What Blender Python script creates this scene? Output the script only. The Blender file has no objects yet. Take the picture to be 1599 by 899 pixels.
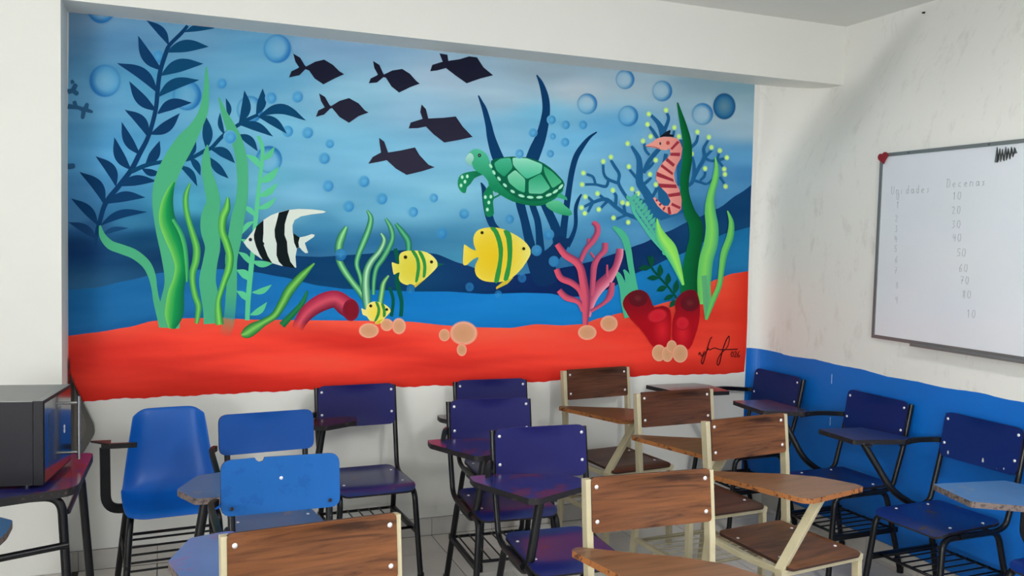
import bpy, math, random
from mathutils import Vector, Matrix, geometry
random.seed(7)
S = bpy.context.scene
COL = S.collection
R = math.radians
# ------------------------------------------------------------------ camera
EYE = Vector((0, 0, 1.65))
FPX, YAW, PIT, ROL = 1369.75, .3738, .0570, .0254
cy_, sy_ = math.cos(YAW), math.sin(YAW); cp_, sp_ = math.cos(PIT), math.sin(PIT)
FWD = Vector((sy_*cp_, cy_*cp_, -sp_)); RT = Vector((cy_, -sy_, 0)); UP = RT.cross(FWD)
RT2 = RT*math.cos(ROL)+UP*math.sin(ROL); UP2 = -RT*math.sin(ROL)+UP*math.cos(ROL)
cam_d = bpy.data.cameras.new('camera'); cam = bpy.data.objects.new('camera', cam_d); COL.objects.link(cam)
m = Matrix((RT2, UP2, -FWD)).transposed().to_4x4(); m.translation = EYE; cam.matrix_world = m
cam_d.sensor_width = 36; cam_d.lens = 36*FPX/1599; cam_d.clip_start = .05; cam_d.clip_end = 100
S.camera = cam
# ------------------------------------------------------------------ world, lights, exposure
S.view_settings.view_transform = 'Standard'; S.view_settings.look = 'None'
S.view_settings.gamma = 1; S.view_settings.use_curve_mapping = False
S.view_settings.exposure = -0.13
w = bpy.data.worlds.new('daylight'); S.world = w; w.use_nodes = True
w.node_tree.nodes['Background'].inputs[0].default_value = (.72, .85, 1, 1)
w.node_tree.nodes['Background'].inputs[1].default_value = 2.0
def area(name, loc, tgt, sx, sy, power, col):
    d = bpy.data.lights.new(name, 'AREA'); d.shape = 'RECTANGLE'; d.size = sx; d.size_y = sy; d.energy = power; d.color = col
    o = bpy.data.objects.new(name, d); COL.objects.link(o); o.location = loc
    o.rotation_euler = (Vector(tgt)-Vector(loc)).to_track_quat('-Z', 'Y').to_euler(); return o
L_LEFT, L_REAR, L_FILL = 330, 8, 42
area('daylight_left_window', (-3.46, -1.65, 1.72), (0, -.5, 3.7), 3.2, 1.35, L_LEFT, (.985, .985, .98))
area('daylight_rear_window', (2.0, -3.26, 1.72), (2.0, 0, 4.6), 2.7, 1.35, L_REAR, (.93, .97, 1))

for ly in (.1,):      # added fill light, unseen, overhead behind the camera, to balance the daylight
    area('added_fill_lamp', (2.1, ly, 2.89), (2.1, ly, 0), .16, 2.4, 2*L_FILL, (1, .995, .985))
# ------------------------------------------------------------------ helpers
def lin(c): 
    c = c/255.0
    return c/12.92 if c <= .04045 else ((c+.055)/1.055)**2.4
def srgb(r, g, b, gain=1.0): return (min(1, lin(r)/gain), min(1, lin(g)/gain), min(1, lin(b)/gain), 1.0)
def ray(px, py): return FWD + RT2*((px-799.5)/FPX) - UP2*((py-449.5)/FPX)
def aty(px, py, Y): d = ray(px, py); t = Y/d.y; return EYE+d*t
def atx(px, py, X): d = ray(px, py); t = X/d.x; return EYE+d*t
def atz(px, py, Z): d = ray(px, py); t = (Z-EYE.z)/d.z; return EYE+d*t
def newmat(name): 
    m = bpy.data.materials.new(name); m.use_nodes = True
    return m, m.node_tree.nodes, m.node_tree.links, m.node_tree.nodes['Principled BSDF']
def flat(name, col, rough=.5, metal=0, coat=0, noise=0, nscale=8, col2=None, bump=0, bscale=60, stretch=(1,1,1), spec=.5):
    m, N, L, B = newmat(name)
    B.inputs['Base Color'].default_value = col; B.inputs['Roughness'].default_value = rough; B.inputs['Metallic'].default_value = metal
    B.inputs['Coat Weight'].default_value = coat; B.inputs['Coat Roughness'].default_value = .15
    B.inputs['Specular IOR Level'].default_value = spec
    tc = N.new('ShaderNodeTexCoord'); mp = N.new('ShaderNodeMapping'); L.new(tc.outputs['Object'], mp.inputs[0]); mp.inputs['Scale'].default_value = stretch
    if noise or col2:
        n = N.new('ShaderNodeTexNoise'); n.inputs['Scale'].default_value = nscale; n.inputs['Detail'].default_value = 6; n.inputs['Roughness'].default_value = .65
        L.new(mp.outputs[0], n.inputs[0])
        rp = N.new('ShaderNodeValToRGB'); L.new(n.outputs[0], rp.inputs[0])
        rp.color_ramp.elements[0].position = .5-noise; rp.color_ramp.elements[1].position = .5+noise
        rp.color_ramp.elements[0].color = col; rp.color_ramp.elements[1].color = col2 or col
        L.new(rp.outputs[0], B.inputs['Base Color'])
    if bump:
        n = N.new('ShaderNodeTexNoise'); n.inputs['Scale'].default_value = bscale; n.inputs['Detail'].default_value = 4
        L.new(mp.outputs[0], n.inputs[0])
        b = N.new('ShaderNodeBump'); b.inputs['Strength'].default_value = bump; b.inputs['Distance'].default_value = .003
        L.new(n.outputs[0], b.inputs['Height']); L.new(b.outputs[0], B.inputs['Normal'])
    return m
def worn(name, base, chip, amount=.62, rough=.35, chipscale=14, coat=.2, spec=.5):
    """paint with worn-through spots"""
    m, N, L, B = newmat(name)
    tc = N.new('ShaderNodeTexCoord')
    n = N.new('ShaderNodeTexNoise'); n.inputs['Scale'].default_value = chipscale; n.inputs['Detail'].default_value = 9; n.inputs['Roughness'].default_value = .72
    L.new(tc.outputs['Object'], n.inputs[0])
    rp = N.new('ShaderNodeValToRGB'); L.new(n.outputs[0], rp.inputs[0])
    rp.color_ramp.elements[0].position = amount; rp.color_ramp.elements[1].position = amount+.03
    rp.color_ramp.elements[0].color = base; rp.color_ramp.elements[1].color = chip
    n2 = N.new('ShaderNodeTexNoise'); n2.inputs['Scale'].default_value = 3.5; n2.inputs['Detail'].default_value = 3; L.new(tc.outputs['Object'], n2.inputs[0])
    mx = N.new('ShaderNodeMix'); mx.data_type = 'RGBA'; mx.blend_type = 'MULTIPLY'; mx.inputs[0].default_value = .35
    L.new(rp.outputs[0], mx.inputs[6]); L.new(n2.outputs[0], mx.inputs[7]); L.new(mx.outputs[2], B.inputs['Base Color'])
    B.inputs['Roughness'].default_value = rough; B.inputs['Coat Weight'].default_value = coat; B.inputs['Coat Roughness'].default_value = .2; B.inputs['Specular IOR Level'].default_value = spec
    return m
def wood(name, c1, c2, rough=.35, scale=1.0):
    m, N, L, B = newmat(name)
    tc = N.new('ShaderNodeTexCoord'); mp = N.new('ShaderNodeMapping'); L.new(tc.outputs['Object'], mp.inputs[0])
    mp.inputs['Scale'].default_value = (2.2*scale, 16*scale, 30*scale)
    n = N.new('ShaderNodeTexNoise'); n.inputs['Scale'].default_value = 1.6; n.inputs['Detail'].default_value = 7; n.inputs['Roughness'].default_value = .6; n.inputs['Distortion'].default_value = .8
    L.new(mp.outputs[0], n.inputs[0])
    rp = N.new('ShaderNodeValToRGB'); L.new(n.outputs[0], rp.inputs[0])
    e = rp.color_ramp.elements; e[0].position = .30; e[0].color = c1; e[1].position = .68; e[1].color = c2
    k = e.new(.46); k.color = tuple(a*.45+b*.55 for a, b in zip(c1, c2))
    L.new(rp.outputs[0], B.inputs['Base Color'])
    B.inputs['Roughness'].default_value = rough; B.inputs['Specular IOR Level'].default_value = .28
    return m
def obj(name, me, parent=None, mat=None, label=None, cat=None, group=None, kind=None, loc=None):
    o = bpy.data.objects.new(name, me); COL.objects.link(o)
    if parent: o.parent = parent
    if loc is not None: o.location = loc
    if label: o['label'] = label
    if cat: o['category'] = cat
    if group: o['group'] = group
    if kind: o['kind'] = kind
    return o
def mesh(name, V, Fs, mats, mi=None, smooth=False):
    me = bpy.data.meshes.new(name); me.from_pydata([tuple(v) for v in V], [], Fs)
    for mt in (mats if isinstance(mats, (list, tuple)) else [mats]): me.materials.append(mt)
    if mi:
        for p, i in zip(me.polygons, mi): p.material_index = i
    if smooth is True: 
        for p in me.polygons: p.use_smooth = True
    elif smooth:
        for p, s in zip(me.polygons, smooth): p.use_smooth = s
    me.update(); return me
class MB:
    def __init__(s): s.V = []; s.F = []; s.S = []; s.M = []
    def add(s, V, F, sm=False, mi=0):
        b = len(s.V); s.V += [Vector(v) for v in V]
        for f in F: s.F.append([i+b for i in f]); s.S.append(sm); s.M.append(mi)
    def box(s, a, b, mi=0):
        x0, y0, z0 = a; x1, y1, z1 = b
        s.add([(x0,y0,z0),(x1,y0,z0),(x1,y1,z0),(x0,y1,z0),(x0,y0,z1),(x1,y0,z1),(x1,y1,z1),(x0,y1,z1)],
              [(0,3,2,1),(4,5,6,7),(0,1,5,4),(1,2,6,5),(2,3,7,6),(3,0,4,7)], False, mi)
    def tube(s, pts, r, n=10, rect=None, mi=0, up=None):
        """sweep a circle (radius r) or a rectangle rect=(w,h) along a polyline"""
        pts = [Vector(p) for p in pts]; T = []
        for i in range(len(pts)):
            a = pts[max(0, i-1)]; b = pts[min(len(pts)-1, i+1)]; T.append((b-a).normalized())
        ref = Vector(up) if up else (Vector((1, 0, 0)) if abs(T[0].x) < .8 else Vector((0, 1, 0)))
        rings = []; u = (ref - T[0]*ref.dot(T[0])).normalized()
        for i, p in enumerate(pts):
            u = (u - T[i]*u.dot(T[i])).normalized(); v = T[i].cross(u)
            rr = r[i] if isinstance(r, (list, tuple)) else r
            if rect:
                a, b = rect[0]/2, rect[1]/2; c = .18*min(a, b)
                ring = [p+u*x+v*y for x, y in ((-a,-b+c),(-a+c,-b),(a-c,-b),(a,-b+c),(a,b-c),(a-c,b),(-a+c,b),(-a,b-c))]
            else: ring = [p+u*math.cos(2*math.pi*k/n)*rr+v*math.sin(2*math.pi*k/n)*rr for k in range(n)]
            rings.append(ring)
        k = len(rings[0]); V = [q for g in rings for q in g]; F = []
        for i in range(len(rings)-1):
            for j in range(k):
                F.append((i*k+j, i*k+(j+1) % k, (i+1)*k+(j+1) % k, (i+1)*k+j))
        s.add(V, F, not rect, mi)
        s.add(rings[0], [tuple(range(k))[::-1]], False, mi); s.add(rings[-1], [tuple(range(k))], False, mi)
    def me(s, name, mats): return mesh(name, s.V, s.F, mats, s.M, s.S)
def bend(pts, rad=.04, n=6):
    """round the corners of a polyline"""
    pts = [Vector(p) for p in pts]; out = [pts[0]]
    for i in range(1, len(pts)-1):
        a, b, c = pts[i-1], pts[i], pts[i+1]; d1 = (a-b); d2 = (c-b)
        r = min(rad, d1.length*.48, d2.length*.48); p = b+d1.normalized()*r; q = b+d2.normalized()*r
        for k in range(n+1):
            t = k/n; out.append(p*(1-t)**2+b*2*t*(1-t)+q*t*t)
    out.append(pts[-1]); return out
def smoothpoly(P, it=2):
    for _ in range(it):
        Q = []
        for i in range(len(P)):
            a, b = P[i], P[(i+1) % len(P)]
            Q.append((a[0]*.75+b[0]*.25, a[1]*.75+b[1]*.25)); Q.append((a[0]*.25+b[0]*.75, a[1]*.25+b[1]*.75))
        P = Q
    return P
def roundpoly(P, rad, n=5):
    out = []; N_ = len(P)
    for i in range(N_):
        a, b, c = Vector(P[i-1]), Vector(P[i]), Vector(P[(i+1) % N_]); d1 = a-b; d2 = c-b
        r = min(rad if not isinstance(rad, (list, tuple)) else rad[i], d1.length*.45, d2.length*.45)
        p = b+d1.normalized()*r; q = b+d2.normalized()*r
        for k in range(n+1): t = k/n; o = p*(1-t)**2+b*2*t*(1-t)+q*t*t; out.append((o.x, o.y))
    return out
def inside(P, x, y):
    c = False; j = len(P)-1
    for i in range(len(P)):
        if (P[i][1] > y) != (P[j][1] > y) and x < (P[j][0]-P[i][0])*(y-P[i][1])/(P[j][1]-P[i][1])+P[i][0]: c = not c
        j = i
    return c
def cdt(P, step):
    ar = sum(P[i-1][0]*P[i][1]-P[i][0]*P[i-1][1] for i in range(len(P)))
    if ar < 0: P = P[::-1]
    V = [Vector(p) for p in P]; n = len(V)
    x0, x1 = min(p[0] for p in P), max(p[0] for p in P); y0, y1 = min(p[1] for p in P), max(p[1] for p in P)
    if step:
        y = y0+step*.5; r = 0
        while y < y1:
            x = x0+step*(.5 if r % 2 else .9)
            while x < x1:
                if inside(P, x, y): V.append(Vector((x, y)))
                x += step
            y += step; r += 1
    v, e, f, ov, oe, of = geometry.delaunay_2d_cdt(V, [], [list(range(n))], 1, 1e-6)
    return P, [tuple(q) for q in v], [list(t) for t in f]
def slab(name, P, fmap, thick, mats, step=.045):
    """outline P in (u,v), fmap(u,v)->Vector gives the front surface, thickness away from its normal"""
    P, v2, F2 = cdt(P, step); n = len(v2)
    def nrm(u, v):
        e = .004; a = fmap(u+e, v)-fmap(u-e, v); b = fmap(u, v+e)-fmap(u, v-e); return a.cross(b).normalized()
    A = [fmap(*q) for q in v2]; B_ = [fmap(*q)-nrm(*q)*thick for q in v2]
    V = A+B_; F = []; M_ = []; Sm = []
    for t in F2:
        F.append(list(t)); M_.append(0); Sm.append(True)
        F.append([i+n for i in reversed(t)]); M_.append(0); Sm.append(True)
    # boundary edges
    cnt = {}
    for t in F2:
        for i in range(len(t)):
            a, b = t[i], t[(i+1) % len(t)]; cnt[(a, b)] = 1
    b0 = len(V); idx = {}
    for (a, b) in list(cnt):
        if (b, a) not in cnt:
            for q in (a, b):
                if q not in idx: idx[q] = len(V); V.append(V[q]); V.append(V[q+n])
            F.append([idx[b], idx[a], idx[a]+1, idx[b]+1]); M_.append(1 if len(mats) > 1 else 0); Sm.append(False)
    return mesh(name, V, F, mats, M_, Sm)
def empty(name, loc=(0,0,0), rz=0, label=None, cat=None, group=None, scale=1):
    o = bpy.data.objects.new(name, None); COL.objects.link(o); o.location = loc; o.rotation_euler = (0,0,rz); o.empty_display_size = .1; o.scale = (scale,)*3
    if label: o['label'] = label
    if cat: o['category'] = cat
    if group: o['group'] = group
    return o

# ------------------------------------------------------------------ materials
WALLC = srgb(232, 232, 226)
M_wall = flat('white_wall_paint', srgb(233,232,226), .7, bump=.12, bscale=18, noise=.35, nscale=1.3, col2=srgb(226,227,222))
M_ceil = flat('ceiling_paint', srgb(228,230,226), .85, bump=.1, bscale=20)
def right_wall_mat():
    m, N, L, B = newmat('white_wall_scuffed'); B.inputs['Roughness'].default_value = .6
    tc = N.new('ShaderNodeTexCoord'); mp = N.new('ShaderNodeMapping'); L.new(tc.outputs['Object'], mp.inputs[0]); mp.inputs['Scale'].default_value = (1, 2.6, 1)
    n = N.new('ShaderNodeTexNoise'); n.inputs['Scale'].default_value = 4.5; n.inputs['Detail'].default_value = 10; n.inputs['Roughness'].default_value = .75; L.new(mp.outputs[0], n.inputs[0])
    rp = N.new('ShaderNodeValToRGB'); L.new(n.outputs[0], rp.inputs[0])
    rp.color_ramp.elements[0].position = .30; rp.color_ramp.elements[0].color = srgb(214,212,206)
    rp.color_ramp.elements[1].position = .46; rp.color_ramp.elements[1].color = srgb(231,231,226)
    L.new(rp.outputs[0], B.inputs['Base Color']); return m
M_wallr = right_wall_mat()
M_dado = flat('blue_dado_paint', srgb(0,112,205), .5, noise=.3, nscale=3, col2=srgb(0,100,190), bump=.15, bscale=14)
M_tile = flat('floor_tile_glaze', srgb(224,219,211), .28, noise=.3, nscale=6, col2=srgb(212,207,200))
M_grout = flat('grout', srgb(84,80,76), .9)
M_basetile = flat('baseboard_tile_glaze', srgb(196,193,187), .3, noise=.25, nscale=7, col2=srgb(186,182,176))
M_alu = flat('aluminium', srgb(135,138,138), .4, metal=.6)
M_board = flat('whiteboard_surface', srgb(225,230,236), .22, noise=.4, nscale=2, col2=srgb(216,222,230), coat=.3)
M_marker = flat('faint_marker_ink', srgb(150,155,160), .6)
M_markerd = flat('dark_marker_ink', srgb(80,90,90), .6)
M_heart = flat('red_foam', srgb(135,22,34), .6)
M_glass = newmat('window_glass')[0]
B = M_glass.node_tree.nodes['Principled BSDF']; B.inputs['Transmission Weight'].default_value = 1; B.inputs['Roughness'].default_value = .02; B.inputs['Base Color'].default_value = (1,1,1,1)

M_navy = worn('navy_paint', srgb(28,28,100), srgb(30,27,80), .78, .5, 10, 0, .25)
M_navyd = worn('deep_blue_paint', srgb(8,38,106), srgb(12,32,84), .78, .45, 10, 0, .25)
M_navyseat = worn('worn_navy_seat_paint', srgb(30,38,110), srgb(96,54,34), .58, .28, 5, .2)
M_blueseat = worn('worn_blue_seat_paint', srgb(8,44,120), srgb(74,58,50), .56, .35, 5, .1)
M_light = worn('faded_blue_paint', srgb(24,98,176), srgb(20,90,166), .56, .55, 16, 0, .2)
M_light2 = worn('mid_blue_paint', srgb(14,78,160), srgb(150,170,190), .76, .5, 16, 0, .2)
M_tab = worn('navy_tablet_paint', srgb(44,44,118), srgb(112,38,66), .52, .22, 3.2, .5)
M_tabred = worn('maroon_tablet_paint', srgb(96,34,46), srgb(40,26,44), .55, .25, 5, .4)
M_tabworn = worn('worn_blue_tablet_paint', srgb(70,118,172), srgb(120,130,146), .60, .42, 12, 0, .3)
M_tabsky = worn('tablet_paint_sky_reflection', srgb(108,118,196), srgb(128,108,178), .55, .25, 3, .5)  # violet-blue sky reflection put into the tablet's base colour
M_edgedark = worn('dark_tablet_edge', srgb(26,22,28), srgb(96,84,74), .60, .55, 40, 0)
M_edgeblue = flat('blue_plywood_edge', srgb(18,22,60), .5)
M_edgeworn = worn('chipped_plywood_edge', srgb(120,105,100), srgb(70,60,60), .52, .7, 60, 0)
M_wood = wood('walnut_laminate', srgb(52,28,15), srgb(122,76,44), .42)
M_wood2 = wood('dark_walnut_laminate', srgb(48,25,15), srgb(98,57,36), .42)
M_woodtab = wood('worn_walnut_tablet', srgb(84,56,38), srgb(132,92,64), .3, .8)
M_edgewood = worn('chipped_wood_edge', srgb(168,104,50), srgb(78,40,20), .55, .7, 70, 0)
M_edgebrown = flat('dark_wood_edge', srgb(60,34,24), .6)
M_beige = flat('cream_enamel_steel', srgb(196,186,154), .4, noise=.3, nscale=20, col2=srgb(178,168,136))
M_black = flat('black_enamel_steel', srgb(10,11,15), .3, noise=.3, nscale=30, col2=srgb(16,17,22), spec=.35)
M_blackworn = worn('chipped_black_steel', srgb(14,15,20), srgb(190,190,188), .66, .4, 34, 0, .3)
M_screw = flat('screw_zinc', srgb(225,225,228), .3, metal=.3)
M_plastic = flat('blue_moulded_plastic', srgb(0,88,182), .36, noise=.3, nscale=4, col2=srgb(2,94,190), spec=.35)
M_mwside = flat('microwave_dark_panel', srgb(24,24,31), .5, spec=.3)
M_mwtop = flat('microwave_top_steel', srgb(140,142,140), .45, metal=.3)
M_mwfront = flat('microwave_gloss_black', srgb(22,22,30), .08, coat=1)
M_chrome = flat('brushed_chrome', srgb(190,190,190), .25, metal=1)
M_gloss = flat('glossy_black_plastic', srgb(20,21,22), .18, coat=.5)
M_tinted = flat('tinted_panel_face', srgb(70,64,58), .2, coat=.5)

M_fill, N, L, B = newmat('fill_diffuser'); B.inputs['Emission Color'].default_value = (1, .99, .96, 1); B.inputs['Emission Strength'].default_value = 3  # glowing face of the added, unseen fill fixture
# ------------------------------------------------------------------ room shell
D = 4.596; XR = 3.52; XR2 = 3.867; XL = -.44; YP = D-.272; YB = D-.24; ZB = 2.64; ZC = 2.994
XW = -3.6; YW = -3.4
def struct(name, mb, mats): return obj(name, mb.me(name, mats), kind='structure')
b = MB(); b.box((XL-.02, D, -.1), (4.2, D+.15, 3.1)); struct('wall_back', b, [M_wall])
b = MB(); b.box((XW-.15, YP, -.1), (XL, D+.15, 3.1)); struct('wall_niche_side', b, [M_wall])
b = MB(); b.box((XL, YB, ZB), (4.2, D, 3.1)); struct('wall_beam', b, [M_wall])
# right wall: plumb up to 2.15 m, then the plaster flares outwards up to the beam
def xwall(y, z):
    g = max(0, min(1, (y-3.64)/.72)); g = g*g*(3-2*g)
    z0 = 2.13*(1-g)+1.93*g; z1 = ZC*(1-g)+ZB*g; t = max(0, min(1, (z-z0)/(z1-z0)))
    return XR+(XR2-XR)*t*t*(2-t)
YF, XF = 4.40, 3.425          # the corner with the back wall is plastered as a soft cove between these lines
def corner(t, z):
    """cove cross-section, t 0..1 from the back wall to the right wall"""
    x1 = xwall(D, z); x2 = xwall(YF, z)
    return ((1-t)**2*XF+2*t*(1-t)*x1+t*t*x2, (1-t)**2*(D-.0004)+2*t*(1-t)*(D-.0004)+t*t*YF)
cols = [(None, y) for y in [YW-.15, -1, 1, 2, 3, 3.4]+[3.6+k*.05 for k in range(16)]]+[(1-k/14, None) for k in range(15)]
zs_ = [-.1, 1.0]+[1.1+k*.05 for k in range(38)]; zs_ = sorted(set(z for z in zs_ if z < ZC-.01))+[ZC, 3.1]
V = []
for t, y in cols:
    for z in zs_:
        if t is None: V.append((xwall(y, z), y, z))
        else: q = corner(t, z); V.append((q[0], q[1], z))
nz = len(zs_); nc = len(cols)
F = [(i*nz+j, i*nz+j+1, (i+1)*nz+j+1, (i+1)*nz+j) for i in range(nc-1) for j in range(nz-1)]; sm_ = [True]*len(F)
o0 = len(V); V += [(4.2, YW-.15, -.1), (4.2, YW-.15, 3.1), (4.2, D+.05, 3.1), (4.2, D+.05, -.1), (XF, D+.05, -.1), (XF, D+.05, 3.1)]
last = (nc-1)*nz
F += [(o0, o0+3, o0+2, o0+1), tuple(range(0, nz))[::-1]+(o0, o0+1), tuple(range(last, last+nz))+(o0+5, o0+4), (o0+4, o0+5, o0+2, o0+3)]
F += [(i*nz, (i+1)*nz, o0) for i in range(nc-1)][:21]+[(i*nz, (i+1)*nz, o0+3) for i in range(21, nc-1)]
wr = obj('wall_right', mesh('wall_right', V, F, M_wallr, None, sm_+[False]*(len(F)-len(sm_))), kind='structure')
b = MB(); b.box((XW-.15, YW-.15, ZC), (4.2, D+.15, 3.15)); struct('ceiling', b, [M_ceil])
# left wall with its window opening, rear wall with its window opening
def holed(name, axis, c0, c1, a0, a1, z0, z1, o0, o1, oz0, oz1):
    b = MB()
    for (p, q, r, s_) in ((a0, o0, z0, z1), (o1, a1, z0, z1), (o0, o1, z0, oz0), (o0, o1, oz1, z1)):
        if axis == 'x': b.box((c0, p, r), (c1, q, s_))
        else: b.box((p, c0, r), (q, c1, s_))
    return struct(name, b, [M_wall])
holed('wall_left', 'x', XW-.15, XW, YW-.15, YP, -.1, 3.0, -3.3, 0.0, 1.0, 2.45)
holed('wall_rear', 'y', YW-.15, YW, XW, XR, -.1, 3.0, .6, 3.4, 1.0, 2.45)
for i, (ax, lo, hi, c) in enumerate((('x', -3.3, 0.0, XW-.08), ('y', .6, 3.4, YW-.08))):
    b = MB(); g = MB()
    def bx(p, q, z0, z1, mb, th=.025):
        if ax == 'x': mb.box((c-th, p, z0), (c+th, q, z1))
        else: mb.box((p, c-th, z0), (q, c+th, z1))
    for p in (lo, (lo+hi)/2-.02, hi-.04): bx(p, p+.04, 1.0, 2.45, b)
    bx(lo+.04, hi-.04, 1.0, 1.04, b); bx(lo+.04, hi-.04, 2.41, 2.45, b)
    o = obj('window_%d' % (i+1), b.me('window', [M_alu]), kind='structure')
    bx(lo+.04, (lo+hi)/2-.02, 1.04, 2.41, g, .003); obj('pane', g.me('pane', [M_glass]), o)
    g = MB(); bx((lo+hi)/2+.02, hi-.04, 1.04, 2.41, g, .003); obj('pane', g.me('pane', [M_glass]), o)

for ly in (.1,):  # invented fixture body around the added fill light
    r = empty('added_fill_fixture', (2.1, ly, ZC), 0, 'added fill light fixture out of view overhead, balancing the daylight', 'ceiling light')
    q = MB(); q.box((-.09, -1.23, -.06), (.09, 1.23, 0)); obj('housing', q.me('housing', [M_ceil]), r)
    q = MB(); q.box((-.07, -1.2, -.085), (.07, 1.2, -.06)); obj('diffuser', q.me('diffuser', [M_fill]), r)

# floor: grout bed, with a tile as a part wherever the photo can show one
TS = .3515; TX = 1.358-4*TS-2*TS; TY = 4.322
b = MB(); b.box((XW-.15, YW-.15, -.12), (4.2, D+.15, -.003)); floor = struct('floor', b, [M_grout])
def tile_mesh(name, w, d, h, mat, g=.0022, bv=.002):
    b = MB(); a = [(g, g), (w-g, g), (w-g, d-g), (g, d-g)]; c = [(g+bv, g+bv), (w-g-bv, g+bv), (w-g-bv, d-g-bv), (g+bv, d-g-bv)]
    V = [(x, y, -h) for x, y in a]+[(x, y, -bv*.6) for x, y in a]+[(x, y, 0) for x, y in c]
    F = [(0,1,5,4),(1,2,6,5),(2,3,7,6),(3,0,4,7),(4,5,9,8),(5,6,10,9),(6,7,11,10),(7,4,8,11),(8,9,10,11)]
    b.add(V, F); return b.me(name, [mat])
tm = tile_mesh('floor_tile', TS, TS, .006, M_tile); tmc = tile_mesh('floor_tile_cut', TS, D-TY-.012, .006, M_tile)
nx0 = 0; tiles = 0
for i in range(-2, 11):
    x = 1.358-4*TS+i*TS-.0
    if x+TS > XR+.3: continue
    for j in range(0, 11):
        me_ = tmc if j == 0 else tm
        yy = TY if j == 0 else TY-j*TS
        if j == 0 and x < XL: continue
        obj('floor_tile', me_, floor, loc=(x, yy, 0)); tiles += 1
# the rest of the floor behind the camera: one bigger slab of tiles
b = MB()
x = 1.358-4*TS-2*TS
i0 = -2
for i in range(-10, 10):
    for j in range(0, 23):
        xx = 1.358-4*TS+i*TS; yy = TY-j*TS
        if -2 <= i <= 10 and j <= 10: continue
        if xx < XW-.3 or xx+TS > XR+.3: continue
        b.add([(xx+.002, yy+.002, 0), (xx+TS-.002, yy+.002, 0), (xx+TS-.002, yy+TS-.002, 0), (xx+.002, yy+TS-.002, 0)], [(0,1,2,3)])
obj('floor_tiling', b.me('floor_tiling', [M_tile]), floor, kind='stuff')
# baseboards
b = MB(); b.box((XL, D-.004, 0), (XR, D, .097)); bb = struct('baseboard_back', b, [M_grout])
bm_ = MB(); bm_.box((.0012, -.012, 0.001), (TS-.0012, -.004, .096)); bme = bm_.me('baseboard_tile', [M_basetile])
for i in range(-2, 10):
    x = 1.358-4*TS+i*TS
    x0 = max(x, XL); x1 = min(x+TS, XR)
    if x1-x0 < .02: continue
    if x0 == x and x1 == x+TS: obj('baseboard_tile', bme, bb, loc=(x, D, 0))
    else:
        q = MB(); q.box((x0+.0012, D-.012, .001), (x1-.0012, D-.004, .096)); obj('baseboard_tile', q.me('baseboard_tile_cut', [M_basetile]), bb)
b = MB(); b.box((XR-.004, 0, 0), (XR, D-.012, .097)); bb = struct('baseboard_right', b, [M_grout])
bm_ = MB(); bm_.box((-.012, .0012, .001), (-.004, TS-.0012, .096)); bme = bm_.me('baseboard_tile_side', [M_basetile])
for j in range(0, 12):
    y = TY-j*TS
    if j == 0:
        q = MB(); q.box((XR-.012, TY+.0012, .001), (XR-.004, D-.013, .096)); obj('baseboard_tile', q.me('baseboard_tile_cut', [M_basetile]), bb)
    else: obj('baseboard_tile', bme, bb, loc=(XR, y, 0))
b = MB(); b.box((XL, YP, 0), (XL+.012, D-.012, .097)); b.box((XW, YP-.012, 0), (XL+.012, YP, .097)); struct('baseboard_left', b, [M_basetile])

# blue dado on the right wall and a sliver of the back wall, hand-painted upper edge
def dado():
    V = []; F = []
    e = [(1165.5,543),(1168,543),(1174,542.5),(1182,544),(1190,545.5)]
    top = [aty(px, py, D-.0015) for px, py in e]
    # right wall
    ys = [D-.0015]+[D-.02-k*.04 for k in range(0, 190)]
    bot = .097
    b = MB()
    T = [(p.x, D-.0015, p.z) for p in top if p.x < XF-.004]
    rnd = random.Random(3)
    for k in range(13):
        x, y = corner(k/12, .98); u = k/12
        T.append((x-.0014*u, y-.0014, (T[-1][2] if k == 0 else zc0)*(1-u)+.983*u))
        if k == 0: zc0 = T[-1][2]
    for y in ys:
        if y > YF-.02: continue
        if y < -3.38: break
        T.append((XR-.0015, y, .980+.0045*math.sin(y*5.1)+.003*math.sin(y*17+1)+.0012*rnd.uniform(-1, 1)))
    n = len(T)
    b.add(T+[(x, y, bot) for x, y, z in T], [(i+n, i+1+n, i+1, i) for i in range(n-1)])
    o = struct('trim_1', b, [M_dado]); o['label'] = 'blue painted lower band of the right wall with a hand-cut wavy edge'
    sc = MB()
    for a, c in (((1299,584),(1299,599)), ((1296.5,651),(1296,664))):
        p = atx(*a, XR-.003); q = atx(*c, XR-.003); sc.box((XR-.0035, p.y-.0012, q.z), (XR-.002, p.y+.0012, p.z))
    obj('scratch', sc.me('scratch', [M_board]), o)
dado()

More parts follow.
